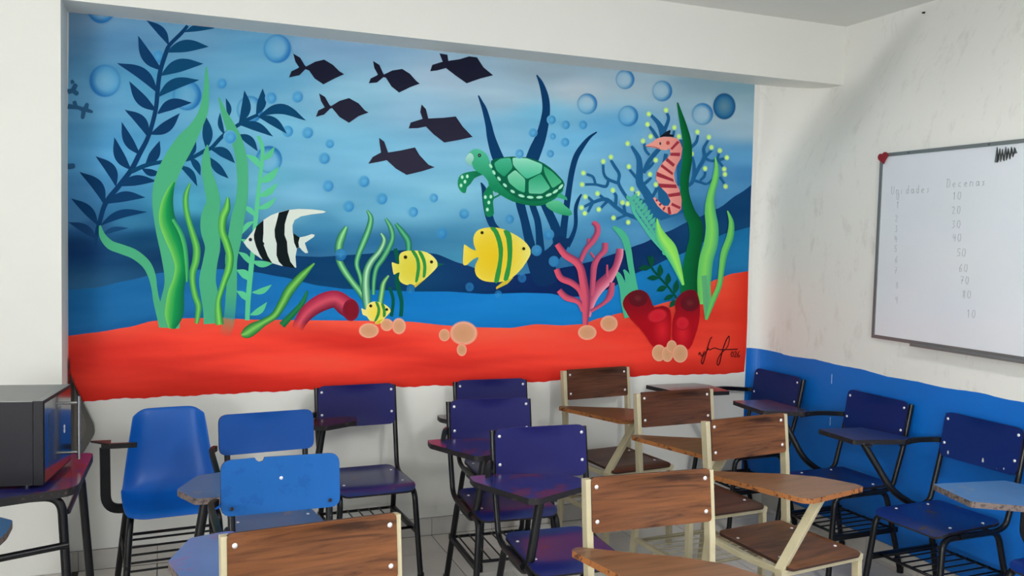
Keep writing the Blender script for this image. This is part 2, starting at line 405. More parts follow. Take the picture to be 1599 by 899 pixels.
# ------------------------------------------------------------------ the mural
GAIN = .80
M_paint, N, L, B = newmat('mural_paint')
at = N.new('ShaderNodeAttribute'); at.attribute_name = 'Col'
L.new(at.outputs['Color'], B.inputs['Base Color']); B.inputs['Roughness'].default_value = .65; B.inputs['Specular IOR Level'].default_value = .06
mural = empty('mural', (1.4, D-.001, 1.7), 0, 'large underwater sea life mural painted on the back wall below the beam', 'mural')
layer = [0]
def wallpt(px, py, lay):
    p = aty(px, py, D-.0006-lay*.00002); return Vector((p.x-1.4, p.y-(D-.001), min(p.z, ZB-.0008)-1.7))
def paint(name, V2, F, cols, parent=None, label=None, soft=False, bg=None):
    layer[0] += 1; lay = layer[0]
    if soft:      # feathered spray: blend into the colour of the paint underneath
        cols = [mixc((bg if isinstance(bg, tuple) else (bg or ground)(x, y))[:3], c[:3], c[3] if len(c) > 3 else 1) for (x, y), c in zip(V2, cols)]
    V = [wallpt(x, y, lay) for x, y in V2]
    # make all faces look at the room (-y)
    G = []
    for f in F:
        a, b_, c = V[f[0]], V[f[1]], V[f[2]]
        nn = (b_-a).cross(c-a); G.append(list(f) if nn.y < 0 else list(f)[::-1])
    me_ = mesh(name, V, G, M_paint)
    ca = me_.color_attributes.new('Col', 'FLOAT_COLOR', 'POINT')
    for i, c in enumerate(cols):
        s = srgb(c[0], c[1], c[2], GAIN); ca.data[i].color = (s[0], s[1], s[2], c[3] if len(c) > 3 else 1)
    return obj(name, me_, parent or mural, label=label)
def mixc(a, b, t): t = max(0, min(1, t)); return tuple(x*(1-t)+y*t for x, y in zip(a, b))
def cat(P, n=6, closed=False):
    out = []; m = len(P); rng = m if closed else m-1
    for i in range(rng):
        if closed: p0, p1, p2, p3 = P[i-1], P[i], P[(i+1) % m], P[(i+2) % m]
        else: p0, p1, p2, p3 = P[max(0, i-1)], P[i], P[i+1], P[min(m-1, i+2)]
        for k in range(n):
            t = k/n; t2, t3 = t*t, t*t*t
            out.append(tuple(.5*((2*b)+(-a+c)*t+(2*a-5*b+4*c-d)*t2+(-a+3*b-3*c+d)*t3) for a, b, c, d in zip(p0, p1, p2, p3)))
    if not closed: out.append(tuple(P[-1]))
    return out
def rib(name, P, cl, cm=None, cr=None, parent=None, label=None, n=5, soft=0, fade=0, pos=.5, gain=None):
    """painted ribbon: centre points (x,y,width); colours at left edge, ridge, right edge; soft = feathered px"""
    Q = cat(P, n); cm = cm or cl; cr = cr or cl
    V = []; C = []; F = []
    m = len(Q); offs = [-.5, -.25, 0, .25, .5]
    if soft: offs = [-.5-soft] + offs + [.5+soft]
    for i, (x, y, w_) in enumerate(Q):
        a = Q[max(0, i-1)]; c = Q[min(m-1, i+1)]; dx, dy = c[0]-a[0], c[1]-a[1]; l = math.hypot(dx, dy) or 1
        nx, ny = dy/l, -dx/l          # left of travel when going down = +x ... kept simple: offs<0 is screen-left for downward strokes
        al = 1.0
        if fade and i > m-1-fade*n: al = max(0, (m-1-i)/(fade*n))
        for k, o in enumerate(offs):
            V.append((x+nx*o*w_, y+ny*o*w_))
            oo = max(-.5, min(.5, o))+.5
            col = mixc(cl, cm, oo/pos) if oo < pos else mixc(cm, cr, (oo-pos)/(1-pos))
            edge = soft and (k == 0 or k == len(offs)-1)
            C.append((*col[:3], 0 if edge else al*(col[3] if len(col) > 3 else 1)))
    k = len(offs)
    for i in range(m-1):
        for j in range(k-1): F.append((i*k+j, i*k+j+1, (i+1)*k+j+1, (i+1)*k+j))
    # note: nx,ny for a downward stroke points to screen-left, so offs>0 = left -> cl
    return paint(name, V, F, C, parent, label, soft=bool(soft or fade or len(cl) > 3))
def fillp(name, P, col, parent=None, label=None, step=6, smooth=0, soft=False):
    if smooth: P = cat(P, smooth, True)
    P, v, F = cdt([(float(a), float(b)) for a, b in P], step)
    f = col if callable(col) else (lambda x, y: col)
    return paint(name, v, F, [f(x, y) for x, y in v], parent, label, soft)
def leafs(name, b0, tip, w_, col, parent=None, bendk=.12, label=None):
    bx_, by_ = b0; tx, ty = tip; dx, dy = tx-bx_, ty-by_; l = math.hypot(dx, dy); nx, ny = -dy/l, dx/l
    pts = []
    for t, k in ((0,.12),(.15,.55),(.32,.92),(.5,1),(.68,.78),(.84,.42),(.93,.2),(1,.03)):
        o = bendk*l*math.sin(math.pi*t*1.35-.3); pts.append((bx_+dx*t+nx*o*.6, by_+dy*t+ny*o*.6, w_*k))
    return rib(name, pts, col, parent=parent, label=label, n=3)
def disc(name, cx, cy, rx, ry, rings, parent=None, label=None, ns=28, rot=0, sh=(0, 0), bg=None):
    """rings: list of (radius fraction, rgba); rgba may be a function of the angle"""
    V = [(cx+sh[0]*rx, cy+sh[1]*ry)]; C = [rings[0][1] if not callable(rings[0][1]) else rings[0][1](0)]; F = []
    cr, sr = math.cos(rot), math.sin(rot)
    for q, (r, c) in enumerate(rings[1:]):
        for k in range(ns):
            a = 2*math.pi*k/ns; x, y = math.cos(a)*rx*r, math.sin(a)*ry*r; s = 1-r
            V.append((cx+x*cr-y*sr+sh[0]*rx*s, cy+x*sr+y*cr+sh[1]*ry*s)); C.append(c(a) if callable(c) else c)
    for k in range(ns): F.append((0, 1+k, 1+(k+1) % ns))
    for q in range(len(rings)-2):
        o = 1+q*ns; p = o+ns
        for k in range(ns): F.append((o+k, p+k, p+(k+1) % ns, o+(k+1) % ns))
    return paint(name, V, F, C, parent, label, soft=True, bg=bg)

# --- painted water: soft brushed gradient
CP = [(110,30,96,132,164),(200,60,84,130,166),(130,150,86,144,184),(160,250,80,148,194),(300,60,92,140,172),(400,80,82,142,178),(420,200,104,168,198),(250,250,82,152,190),
(300,320,70,150,180),(130,300,72,130,175),(115,340,60,115,160),(500,70,118,155,185),(560,60,126,160,190),(700,120,150,175,196),(650,170,140,180,205),(850,110,140,162,176),(900,140,162,180,192),
(1000,130,152,176,190),(1100,130,122,152,168),(1160,140,116,150,166),(550,230,112,176,206),(600,260,122,182,212),(480,300,110,170,202),(700,300,122,182,207),(640,320,107,172,202),(560,160,127,176,200),
(480,240,112,172,202),(780,150,150,180,198),(850,180,112,176,206),(900,220,104,172,210),(960,200,92,158,200),(1050,210,116,166,196),(1120,180,150,176,190),(1165,200,142,172,190),(1100,250,80,142,188),
(1160,250,84,146,190),(900,320,112,176,206),(980,300,112,176,210),(1120,290,76,136,180),(1160,270,60,120,170),(450,335,92,152,182),(560,335,92,156,187),(500,352,62,128,166),(500,375,46,110,150),(600,378,46,108,148),
(480,395,42,98,138),(700,380,58,122,158),(720,400,58,128,162),(200,345,44,108,145),(150,352,32,78,122),(120,385,14,50,95),(220,375,14,62,98),(250,400,12,52,90),(330,320,62,140,170),(300,352,26,94,124),(340,390,14,60,100),(400,380,30,84,120),
(900,380,54,118,162),(960,350,62,130,175),(1000,330,88,152,195),(880,410,44,104,150),(420,120,92,152,186),(250,130,72,138,175),(760,210,120,175,205),(820,270,118,178,208),(420,280,96,164,190),(1060,330,40,100,145)]
def streak(x, y, seed=0):
    s = 0
    for k, (fx, fy, a) in enumerate(((.006,.045,1.0),(.011,.09,.7),(.019,.17,.45),(.03,.31,.3))):
        s += a*math.sin(x*fx+seed+k*1.7+1.6*math.sin(y*fy*.33+k+seed))*math.sin(y*fy+k*2.1+seed+.9*math.sin(x*fx*1.3+k))
    return s
def seac(x, y):
    sw = 0; r = [0, 0, 0]
    for cx, cy, a, b_, c in CP:
        d2 = ((x-cx)*.42)**2+(y-cy)**2; w_ = 1/(d2+60)**1.6; sw += w_; r[0] += a*w_; r[1] += b_*w_; r[2] += c*w_
    k = streak(x, y)*5.5
    return (r[0]/sw+k*1.1, r[1]/sw+k, r[2]/sw+k*.7)
def curve(P, x):
    for i in range(len(P)-1):
        if P[i][0] <= x <= P[i+1][0]:
            t = (x-P[i][0])/(P[i+1][0]-P[i][0]); t = t*t*(3-2*t)*.35+t*.65; return P[i][1]*(1-t)+P[i+1][1]*t
    return P[0][1] if x < P[0][0] else P[-1][1]
RIGHT = [(131,1178.5),(180,1177),(232,1175.5),(330,1172),(430,1168.5),(500,1167),(540,1165.5),(582,1162)]
LEFT = [(0,107.5),(200,106),(400,105.5),(630,105)]
def band(name, top, bot, colf, nx, ny, label=None, soft=False):
    V = []; C = []; F = []
    for j in range(ny+1):
        for i in range(nx+1):
            s = i/nx; t = j/ny
            x = 106+s*(1170-106)
            y0, y1 = (top(x) if callable(top) else curve(top, x)), (bot(x) if callable(bot) else curve(bot, x)); y = y0+(y1-y0)*t
            xl, xr = curve(LEFT, y), curve(RIGHT, y); X = xl+s*(xr-xl)
            V.append((X, y)); C.append(colf(X, y, t))
    for j in range(ny):
        for i in range(nx): a = j*(nx+1)+i; F.append((a, a+1, a+nx+2, a+nx+1))
    return paint(name, V, F, C, mural, label, soft)
TOPL = [(100,16.5),(1180,131.5)]
def topy(x):
    # straight line of the wall under the beam
    p = wallx_to_py(x); return p
def wallx_to_py(px):
    # find py where the ray meets z = ZB on the mural plane
    lo, hi = -20, 300
    for _ in range(30):
        mid = (lo+hi)/2
        if aty(px, mid, D).z > ZB-.001: lo = mid
        else: hi = mid
    return hi
BAND1 = [(100,372),(160,378),(230,384),(300,396),(370,396),(430,398),(500,401),(545,398),(575,396),(610,391),(640,390),(680,396),(720,411),(760,424),(800,430),(850,424),(890,416),(925,408),(960,396),(1000,381),(1040,362),(1080,343),(1120,325),(1150,303),(1180,282)]
BAND2 = [(100,453),(150,449),(200,438),(250,426),(300,421),(345,420),(400,425),(440,432),(500,446),(540,451),(600,453),(650,455),(700,455),(760,459),(820,457),(860,458),(885,463),(915,463),(950,452),(1000,424),(1060,398),(1110,372),(1140,362),(1180,352)]
SAND = [(100,525),(150,519),(200,511),(240,501),(280,497),(340,496),(400,499),(500,500),(600,501),(640,502),(700,508),(750,511),(800,512),(840,506),(880,508),(912,506),(940,496),(975,488),(1010,481),(1050,470),(1090,452),(1120,436),(1145,427),(1180,422)]
BOT = [(100,630),(122,628.5),(160,624),(200,622),(300,617.5),(400,612.5),(500,607.5),(600,604.5),(700,602),(820,597.5),(900,592),(960,590),(1000,587),(1045,584.5),(1100,585),(1180,581)]
def botw(x): return curve(BOT, x)+.8*math.sin(x*.09)+.5*math.sin(x*.31)
band('painted_water', topy, lambda x: 520-(x-600)*.05, lambda x, y, t: seac(x, y), 190, 110, 'pale to deep blue brushed water')
def navyc(x, y, t):
    c = mixc((14,54,98), (8,58,98), (x-200)/300); c = mixc(c, (12,38,88), (x-650)/200); c = mixc(c, (12,60,102), (x-930)/150)
    k = streak(x, y, 2)*3.5; return (c[0]+k, c[1]+k+5*(t-.5), c[2]+k)
def deepc(x, y, t):
    return mixc(seac(x, y), navyc(x, y, t), 1 if x > 430 else max(0, min(1, t*2.4+(x-330)/100)))
band('painted_deep_water', BAND1, lambda x: curve(SAND, x), deepc, 170, 24, 'navy band of deep water')
def midc(x, y, t):
    c = mixc((28,98,152), (16,112,182), (x-250)/350); c = mixc(c, (22,120,190), (x-600)/300); c = mixc(c, (24,104,152), (x-950)/160)
    k = streak(x, y, 5)*4; d = max(0, (t-.8))*70; return (c[0]+k-d*.3, c[1]+k-d, c[2]+k-d)
band('painted_seabed_water', BAND2, lambda x: curve(SAND, x)+3, midc, 170, 10, 'bright blue band above the seabed')
def sandc(x, y, t):
    s = streak(x*1.2, y*1.25, 9)
    u = .55+.17*s+.25*math.sin((y-480)*.055-(x*.008)+1.2*math.sin(x*.006))
    c = mixc((186,36,30), (250,76,58), u); 
    if t < .25: c = mixc(c, (222,98,72), (.25-t)*2.2)
    c = mixc(c, (188,40,34), max(0, (300-x)/260)*.8*(1-abs(t-.3))); c = mixc(c, (176,30,22), max(0, t-.72)*2.4)
    c = mixc(c, (206,66,40), max(0, (x-1060)/100)*.7*(1-t*.6)); c = mixc(c, (186,32,22), max(0, (x-1135)/40)*.8); return c
def ground(x, y):
    y1, y2, y3 = curve(BAND1, x), curve(BAND2, x), curve(SAND, x)
    if y < y1: return seac(x, y)
    if y < y2: return deepc(x, y, (y-y1)/(y3-y1))
    if y < y3: return midc(x, y, (y-y2)/(y3+3-y2))
    return sandc(x, y, (y-y3)/(botw(x)-y3))
band('painted_sand', SAND, botw, sandc, 220, 34, 'red orange sand of the seabed')

NV = (8,52,92); NV2 = (8,62,98)
EARLY = [(246,88,10,1),(292,149,23,.3),(390,171,21,.3),(420,249,21,-1.2),(449,205,9,0)]
def bubble(cx, cy, r, kind=0, ry=None):
    E_ = (22,96,160); F_ = (70,150,196); ry = ry or r*1.04
    if r < 11:
        def e(a): t = .5+.5*math.cos(a-.6*kind); return (*mixc((28,112,178), (60,140,190), 1-t), .35+.5*t)
        rings = [(0,(72,150,196,.55 if kind else .35)),(.55,lambda a: (48,130,186,.6)),(.88,e),(1.04,lambda a: (40,120,180,0))]
    else:
        def e(a): t = .5+.5*math.cos(a-kind); return (*E_, .35+.6*t)
        def g(a): t = .5+.5*math.cos(a-kind); return (*mixc(F_, E_, t), .15+.55*t)
        rings = [(0,(150,190,210,.28)),(.5,(118,174,206,.22)),(.78,g),(.93,e),(1.03,lambda a: (*E_, 0))]
    disc('painted_bubble', cx, cy, r, ry, rings)
for q in EARLY: bubble(*q)
# navy fern
fern = rib('painted_fern', [(293,40,5),(283,52,6),(265,70,6),(259,83,7),(250,112,7),(246,142,7),(243,172,7),(232,212,7),(218,240,8),(205,265,8),(186,290,8),(165,317,8),(156,345,7),(151,365,6),(149,392,3)], NV, label='navy fern with pointed leaves', fade=1)
for a, b_, ww, k in [((289,49),(335,42),11,-.1),((261,80),(325,70),19,-.1),((252,116),(316,96),20,-.12),((247,149),(309,121),17,-.14),((246,176),(298,157),17,-.14),((236,210),(282,179),17,.1),
 ((228,258),(251,221),16,.1),((187,289),(244,280),16,-.1),((167,316),(226,305),16,-.12),((157,350),(228,327),13,-.12),((222,264),(252,272),11,.1),
 ((264,69),(231,30),13,.12),((251,110),(213,58),17,-.12),((246,142),(186,95),18,.14),((243,173),(200,129),17,-.1),((232,212),(198,169),16,.16),((217,241),(188,192),15,-.1),((203,265),(176,216),16,-.12),((182,289),(153,242),16,.16),((164,317),(128,266),17,.16),((153,350),(113,308),15,.1),
 ((323,232),(322,181),16,.05),((350,210),(342,176),8,-.1),((375,192),(385,142),15,.15),((357,183),(354,153),8,.1),((401,179),(412,139),14,.1),((406,178),(478,181),16,-.22),((404,181),(449,206),13,-.12),((374,193),(427,210),14,-.12),
 ((372,210),(404,234),13,-.14),((330,232),(368,252),15,-.14),((327,246),(356,279),13,.05),((297,246),(314,273),11,-.1),((281,258),(310,289),11,-.14),((292,246),(307,221),10,.1)]:
    leafs('leaf', a, b_, ww, NV if b_[0] < 300 else NV2, fern, k)
leafs('leaf', (151,372), (108,345), 13, (20,58,100), fern, .1); leafs('leaf', (158,367), (200,354), 8, (18,64,104), fern, -.1)
rib('branch', [(205,268,7),(228,258,7),(252,253,6),(285,250,6),(300,246,6),(322,234,6),(331,230,6),(347,213,6),(366,199,6),(384,188,6),(403,179,5)], NV2, parent=fern)
# faint coral stubs at the left edge
for P in ([(106,143,8),(113,141,7),(118,133,7)],[(112,140,7),(120,146,7)],[(114,130,6),(112,126,5)],[(107,166,8),(122,168,6),(132,171,8),(136,163,6)],[(118,165,6),(116,159,6)],[(130,170,7),(142,174,5)],[(131,172,7),(129,183,6)],[(106,260,9),(115,259,8)]):
    P = [(P[0][0], P[0][1], P[0][2]*.8)]+P+[(P[-1][0]+(P[-1][0]-P[-2][0])*.25, P[-1][1]+(P[-1][1]-P[-2][1])*.25, P[-1][2]*.45)]
    rib('painted_coral_stub', P, (42,88,124), n=4)
# dark blades behind the turtle
for P in ([(747,149,2),(752,160,5),(757,172,8),(763,195,10),(767,215,13),(775,240,17),(785,262,18)], [(838,117,2),(845,130,7),(851,150,11),(853,170,12),(850,192,14),(844,215,17),(836,235,20),(828,256,20)],
  [(932,206,2),(920,215,5),(908,230,8),(899,246,9),(893,268,9),(889,292,9),(885,320,10),(881,350,11),(878,375,12)], [(751,285,2),(756,296,8),(760,318,12),(764,338,12),(770,352,11),(780,362,10)],
  [(810,300,14),(813,320,14),(819,343,13),(824,365,14),(830,390,15)], [(828,305,10),(832,322,10),(839,343,10),(842,365,11),(844,395,14)], [(846,308,12),(852,322,13),(861,341,14),(868,358,15),(874,385,20)],
  [(908,303,2),(903,312,5),(899,326,6),(899,350,6),(894,368,7),(885,384,10)]):
    rib('painted_dark_blade', P, (8,54,96), label=None)
fillp('painted_dark_root', [(820,384),(836,388),(845,394),(860,384),(872,368),(884,372),(893,372),(884,390),(868,414),(868,440),(840,446),(826,420)], (10,46,90), smooth=3)
# flat mint blades on the left
MT = (70,160,118)
for P in ([(322,104,2),(322.5,120,6),(322,140,9),(318,172,14),(306,198,19),(288,224,30),(268,258,33),(256,290,33),(252,320,28),(256,360,25),(265,400,26),(270,440,26),(266,480,34),(264,512,32)],
  [(156,352,3),(160,368,10),(172,382,14),(190,389,15),(210,397,15),(228,412,14),(237,430,12),(241,450,9),(244,468,10),(250,486,14),(258,508,20)],
  [(324,226,2),(322,245,12),(323,268,16),(329,292,20),(333,315,22),(328,338,28),(328,360,29),(332,385,24),(328,410,23),(324,437,26),(327,460,27),(330,482,26),(332,505,28)]):
    rib('painted_mint_blade', P, MT, label=None)
# pale leafy branch
pb = rib('painted_pale_branch', [(403,212,5),(410,232,6),(408,262,6),(404,295,6),(400,335,7),(396,380,7),(392,420,8),(388,460,8),(386,500,7)], (84,184,134), label='pale green leafy branch')
for a, b_, ww in (((404,285),(437,262),12),((403,307),(435,287),10),((401,326),(433,310),9),((399,338),(378,320),8),((396,345),(376,365),8),((394,408),(427,412),10),((391,412),(373,392),9),((391,438),(370,420),13),((394,457),(425,446),9),((387,470),(370,453),10),((391,492),(418,473),10),((396,388),(376,372),8),((408,250),(430,230),9),((407,262),(385,240),10)):
    leafs('leaf', a, b_, ww, (84,184,134), pb, .12)
rib('painted_mint_blade', [(342,152,2),(350,176,9),(360,198,15),(368,215,17),(374,234,17),(378,258,18),(379,287,17),(377,314,18),(371,342,21),(366,375,21),(361,405,19),(362,437,16),(361,460,17),(359,487,17),(356,507,18),(350,525,17)], MT, fade=3)
# airbrushed green blades
LM, DG, GG = (114,190,86), (12,96,66), (20,138,72)
rib('painted_glossy_blade', [(272,284,3),(266,298,11),(261,318,19),(261,342,26),(270,367,28),(279,390,26),(284,415,22),(280,437,20),(275,457,25),(273,478,29),(271,495,27),(268,513,10)], LM, GG, DG, label='wide dark green blade with a lime edge')
rib('painted_glossy_blade', [(270,342,5),(282,362,7),(289,385,7),(292,415,6),(292,440,3)], (80,180,90), (60,160,100), (30,110,90))
rib('painted_glossy_blade', [(297,286,3),(291,302,8),(290,320,9),(294,342,9),(301,365,10),(307,387,12),(306,407,12),(301,425,11),(301,442,10),(305,462,10),(310,477,10),(309,492,9),(307,505,6)], (40,130,70), LM, (30,120,76))
rib('painted_glossy_blade', [(356,308,4),(354,325,12),(348,340,13),(347,360,12),(354,380,12),(359,400,12),(357,420,12),(351,437,10),(345,455,9),(341,470,9),(341,487,12),(343,507,13)], (60,140,80), (120,200,84), (14,104,60))
rib('painted_glossy_blade', [(491,411,3),(473,429,12),(456,448,15),(449,458,15),(441,473,14),(429,492,12),(412,503,12),(397,512,18),(385,520,17),(377,523,6)], (24,100,50), (122,190,88), (20,98,50))
rib('painted_glossy_blade', [(480,454,3),(472,473,8),(457,490,9),(440,508,11)], (26,96,60), (34,120,66), (20,86,56))
CG, CH = (16,96,70), (142,208,140)
for P in ([(617,388,6),(622,410,8),(621,443,8),(627,470,6),(626,494,6)], [(608,448,5),(614,468,5),(611,494,5)]): rib('painted_dark_stem', P, (4,84,66))
for P, hh in (([(541,354,6),(535,366,12),(530,380,13),(529,393,12),(530,407,11),(538,423,11),(550,440,10),(562,455,11),(572,470,10)], CH), ([(573,328,3),(579,340,8),(576,357,10),(567,380,10),(560,397,9),(557,413,8),(562,430,7),(568,455,8)], (126,200,140)),
  ([(602,341,4),(610,355,8),(613,370,8),(608,385,9),(598,403,9),(588,418,8),(584,437,7),(583,460,6)], (110,186,130)), ([(595,364,4),(600,375,8),(593,392,9),(580,408,11),(573,423,12),(571,442,13),(572,462,14),(574,482,12)], (170,216,170)),
  ([(618,349,5),(628,362,9),(637,376,10),(638,394,8)], (90,180,130)), ([(607,430,4),(599,442,8),(596,458,9),(592,484,10)], (158,212,130))):
    rib('painted_tube_weed', P, CG, hh, CG)
# red eel-like sponge lying on the sand
rib('painted_red_sponge', [(555,484,22),(549,483,30),(540,478,30),(524,467,27),(503,472,27),(484,484,24),(471,499,20),(464,514,17)], (140,26,58), (196,74,92), (104,20,46), fade=1, label='arched dull red tube sponge')
disc('painted_sponge_mouth', 548, 484, 13, 17, [(0,(122,20,34,.95)),(.7,(116,20,34,.9)),(1,(120,22,40,0))], bg=(124,24,48))
# stones
for cx, cy, rx, ry in ((576,516,16,12),(604,507,10,10),(623,509,11,13),(694,523,9,10),(724,520,22,19),(721,546,8,10),(917,519,15,12),(951,505,14,13)):
    disc('painted_stone', cx, cy, rx, ry, [(0,(198,142,104,1)),(.7,(204,148,112,1)),(.9,(222,160,134,1)),(1.02,(228,140,110,0))])
# mouths of weed etc. done; fishes
Z6 = lambda P: [(340+x*.1668, 300+y*.1668) for x, y in P]
WH, BK = (204,212,202), (14,24,26)
af = fillp('painted_striped_fish', Z6([(243,470),(300,400),(360,325),(430,258),(500,215),(570,188),(670,164),(760,156),(880,160),(985,172),(1015,184),(985,195),(880,207),(780,226),(720,260),(700,310),(702,380),(765,423),(820,412),(880,392),(908,398),(900,418),(815,475),(830,520),(847,568),(820,570),(790,545),(765,515),(742,528),(728,600),(735,706),(690,700),(600,690),(510,664),(420,630),(330,570),(270,510)]), lambda x, y: mixc(WH, (190,205,198), (y-340)/80), label='white fish with black bands and a trailing fin')
for P in ([(428,262),(362,318),(338,400),(340,440),(360,510),(390,580),(420,630),(512,666),(470,600),(430,495),(438,482),(422,460),(428,380)], [(672,164),(572,190),(555,260),(532,350),(535,420),(552,480),(550,590),(572,650),(612,692),(728,712),(680,650),(655,560),(648,460),(625,400),(628,300),(650,220)], [(705,382),(768,425),(755,470),(762,514),(740,528),(715,470)]):
    fillp('black_band', Z6(P), BK, af)
disc('eye', 391, 374, 2.9, 2.9, [(0,(20,20,24,1)),(.7,(40,44,46,1)),(1,(120,124,120,1))], af)
Z7 = lambda P: [(500+x*.1668, 310+y*.1668) for x, y in P]
def yel(cx, cy, r): return lambda x, y: mixc((222,190,34), (220,216,110), min(1, math.hypot(x-cx, y-cy)/r))
ST = (44,136,62)
def fishy(name, body, fin, stripes, eyes, spike, ctr, rad, Z, label, bright):
    o = fillp(name, Z(body), lambda x, y: mixc(bright[0], bright[1], (math.hypot(x-ctr[0], y-ctr[1])/rad)**2), label=label, smooth=2, step=4)
    fillp('fin', Z(fin), (196,176,50), o)
    for s in stripes: fillp('green_stripe', Z(s), ST, o, smooth=2)
    for (ex, ey), er in eyes:
        (px, py), = Z([(ex, ey)]); disc('eye', px, py, er, er, [(0,(30,26,14,1)),(.55,(38,32,16,1)),(1,(96,82,30,1))], o)
    if spike: fillp('spike', Z(spike), (12,92,72), o)
    return o
fishy('painted_yellow_fish', [(745,520),(775,498),(820,488),(900,486),(970,494),(1030,520),(1075,560),(1098,600),(1095,640),(1040,700),(970,762),(900,802),(860,812),(800,806),(752,780),(735,740),(744,692),(715,698),(688,710),(676,650),(670,605),(678,596),(715,610),(740,610),(738,560)],
  [(848,832),(886,836),(985,752),(900,798)], [[(850,490),(885,489),(925,560),(937,650),(915,770),(888,776),(905,650),(893,560)],[(914,493),(948,496),(985,570),(995,650),(984,730),(958,734),(965,640),(950,570)]], [((798,548),2.9),((1042,592),2.6)], [(1098,604),(1168,611),(1098,636)],
  (642,420), 36, Z7, 'small yellow fish with two green stripes', ((206,194,62),(222,214,112)))
ZB2 = lambda P: [(700+x*.1446, 340+y*.1446) for x, y in P]
fishy('painted_yellow_fish', [(272,210),(300,152),(350,120),(450,102),(560,112),(650,146),(740,192),(820,250),(872,312),(892,370),(870,432),(800,540),(720,622),(650,670),(560,692),(450,692),(370,675),(310,632),(287,570),(295,500),(330,428),(270,447),(205,505),(175,512),(158,490),(162,400),(168,302),(182,290),(240,330),(298,352),(276,290)],
  [(518,772),(516,748),(590,690),(705,642),(640,712)], [[(450,108),(512,106),(562,200),(592,330),(582,480),(547,686),(495,686),(530,520),(545,400),(530,270),(490,160)],[(595,136),(665,150),(690,250),(690,420),(672,560),(645,668),(595,670),(630,520),(640,380),(625,220)]], [((365,160),2.6),((815,333),2.6)], [(885,372),(905,340),(960,355),(985,380),(940,398),(905,392)],
  (768,400), 58, ZB2, 'large yellow fish with two green stripes', ((218,186,34),(222,212,110)))
Z8 = lambda P: [(360+x*.1876, 430+y*.1876) for x, y in P]
fishy('painted_yellow_fish', [(1150,235),(1190,216),(1240,224),(1282,240),(1320,268),(1332,300),(1295,342),(1255,392),(1225,406),(1200,400),(1208,382),(1162,378),(1138,345),(1120,334),(1100,325),(1092,295),(1090,272),(1112,282),(1128,282),(1132,258)],
  [(1200,402),(1240,404),(1270,360),(1230,375)], [[(1203,222),(1228,224),(1246,280),(1240,330),(1215,378),(1196,378),(1218,320),(1222,270)],[(1252,232),(1278,240),(1292,290),(1290,338),(1268,344),(1268,290)]], [((1167,253),2.5),((1300,283),2.3)], None,
  (590,488), 18, Z8, 'smallest yellow fish with two green stripes', ((226,202,70),(222,212,120)))
ZF = lambda P: [(400+x/4, y/4) for x, y in P]
FB = (28,30,46)
for P in ([(232,335),(275,360),(302,405),(312,415),(370,385),(425,372),(480,405),(520,445),(550,463),(490,490),(420,527),(365,490),(330,440),(308,432),(270,470),(205,484),(220,445),(262,425),(268,420),(245,385)],
 [(730,380),(770,405),(792,455),(798,465),(850,440),(912,430),(960,460),(1000,505),(1022,522),(960,545),(893,578),(845,540),(810,485),(795,482),(755,515),(703,520),(715,490),(755,470),(760,465),(738,425)],
 [(1145,333),(1195,342),(1200,380),(1270,370),(1330,352),(1380,358),(1420,420),(1480,470),(1400,490),(1315,520),(1250,475),(1185,425),(1130,440),(1087,445),(1100,405),(1165,385)],
 [(393,583),(430,605),(458,655),(468,662),(520,630),(580,612),(640,645),(680,690),(703,702),(640,725),(580,767),(520,730),(475,675),(462,678),(425,715),(373,730),(388,690),(428,670),(405,630)],
 [(1033,652),(1060,680),(1075,740),(1170,735),(1247,727),(1290,790),(1352,855),(1260,875),(1175,890),(1110,840),(1060,790),(1010,800),(952,802),(965,765),(1040,742),(1025,700)],
 [(768,860),(800,884),(824,952),(900,940),(992,920),(1020,968),(1076,1028),(1116,1044),(1040,1068),(940,1092),(872,1052),(816,1000),(760,1012),(700,1022),(728,980),(780,952),(772,900)]):
    fillp('painted_dark_fish', ZF(P), lambda x, y: mixc((22,24,42), (42,40,58), (y-100)/140))
# turtle
ZT = lambda P: [(700+x*.1446, 220+y*.1446) for x, y in P]
T1, T2, T3 = (58,166,124), (18,118,78), (8,92,66)
tu = fillp('painted_turtle', ZT([(440,480),(470,380),(560,300),(900,400),(1240,480),(1190,592),(1110,650),(1000,700),(850,692),(700,655),(580,592),(500,545)]), lambda x, y: mixc((24,132,88), (10,104,68), (y-290)/30), label='green sea turtle swimming left', smooth=2)
fillp('tail', ZT([(1180,540),(1280,608),(1286,642),(1180,610)]), (52,158,112), tu)
fillp('front_flipper', ZT([(385,352),(330,322),(200,338),(130,370),(104,430),(108,500),(150,556),(188,558),(200,500),(240,465),(282,402),(350,372)]), lambda x, y: mixc((30,138,92), (12,108,74), (x-715)/30), tu, smooth=2, label='raised spotted front flipper')
fillp('front_flipper', ZT([(480,450),(400,528),(374,600),(384,700),(398,790),(430,820),(470,812),(494,780),(484,690),(492,625),(572,580),(530,500)]), T2, tu, smooth=2, label='lowered spotted front flipper')
fillp('flipper_gap', ZT([(480,545),(500,528),(548,575),(492,602)]), (120,170,190), tu)
fillp('head', ZT([(186,190),(205,150),(240,110),(290,86),(350,96),(410,140),(440,200),(468,280),(560,420),(520,560),(440,490),(432,440),(380,372),(310,330),(270,290),(256,240),(205,238)]), lambda x, y: mixc((76,176,140), (20,126,84), (y-236)/56), tu, smooth=2)
fillp('muzzle', ZT([(184,190),(215,142),(242,130),(270,158),(273,200),(252,240),(250,278),(212,248),(186,218)]), lambda x, y: mixc((176,212,208), (110,180,160), (y-238)/22), tu, smooth=2)
disc('eye', 748.8, 242.6, 2.6, 2.9, [(0,(214,224,220,1)),(.35,(30,40,40,1)),(1,(14,40,36,1))], tu)
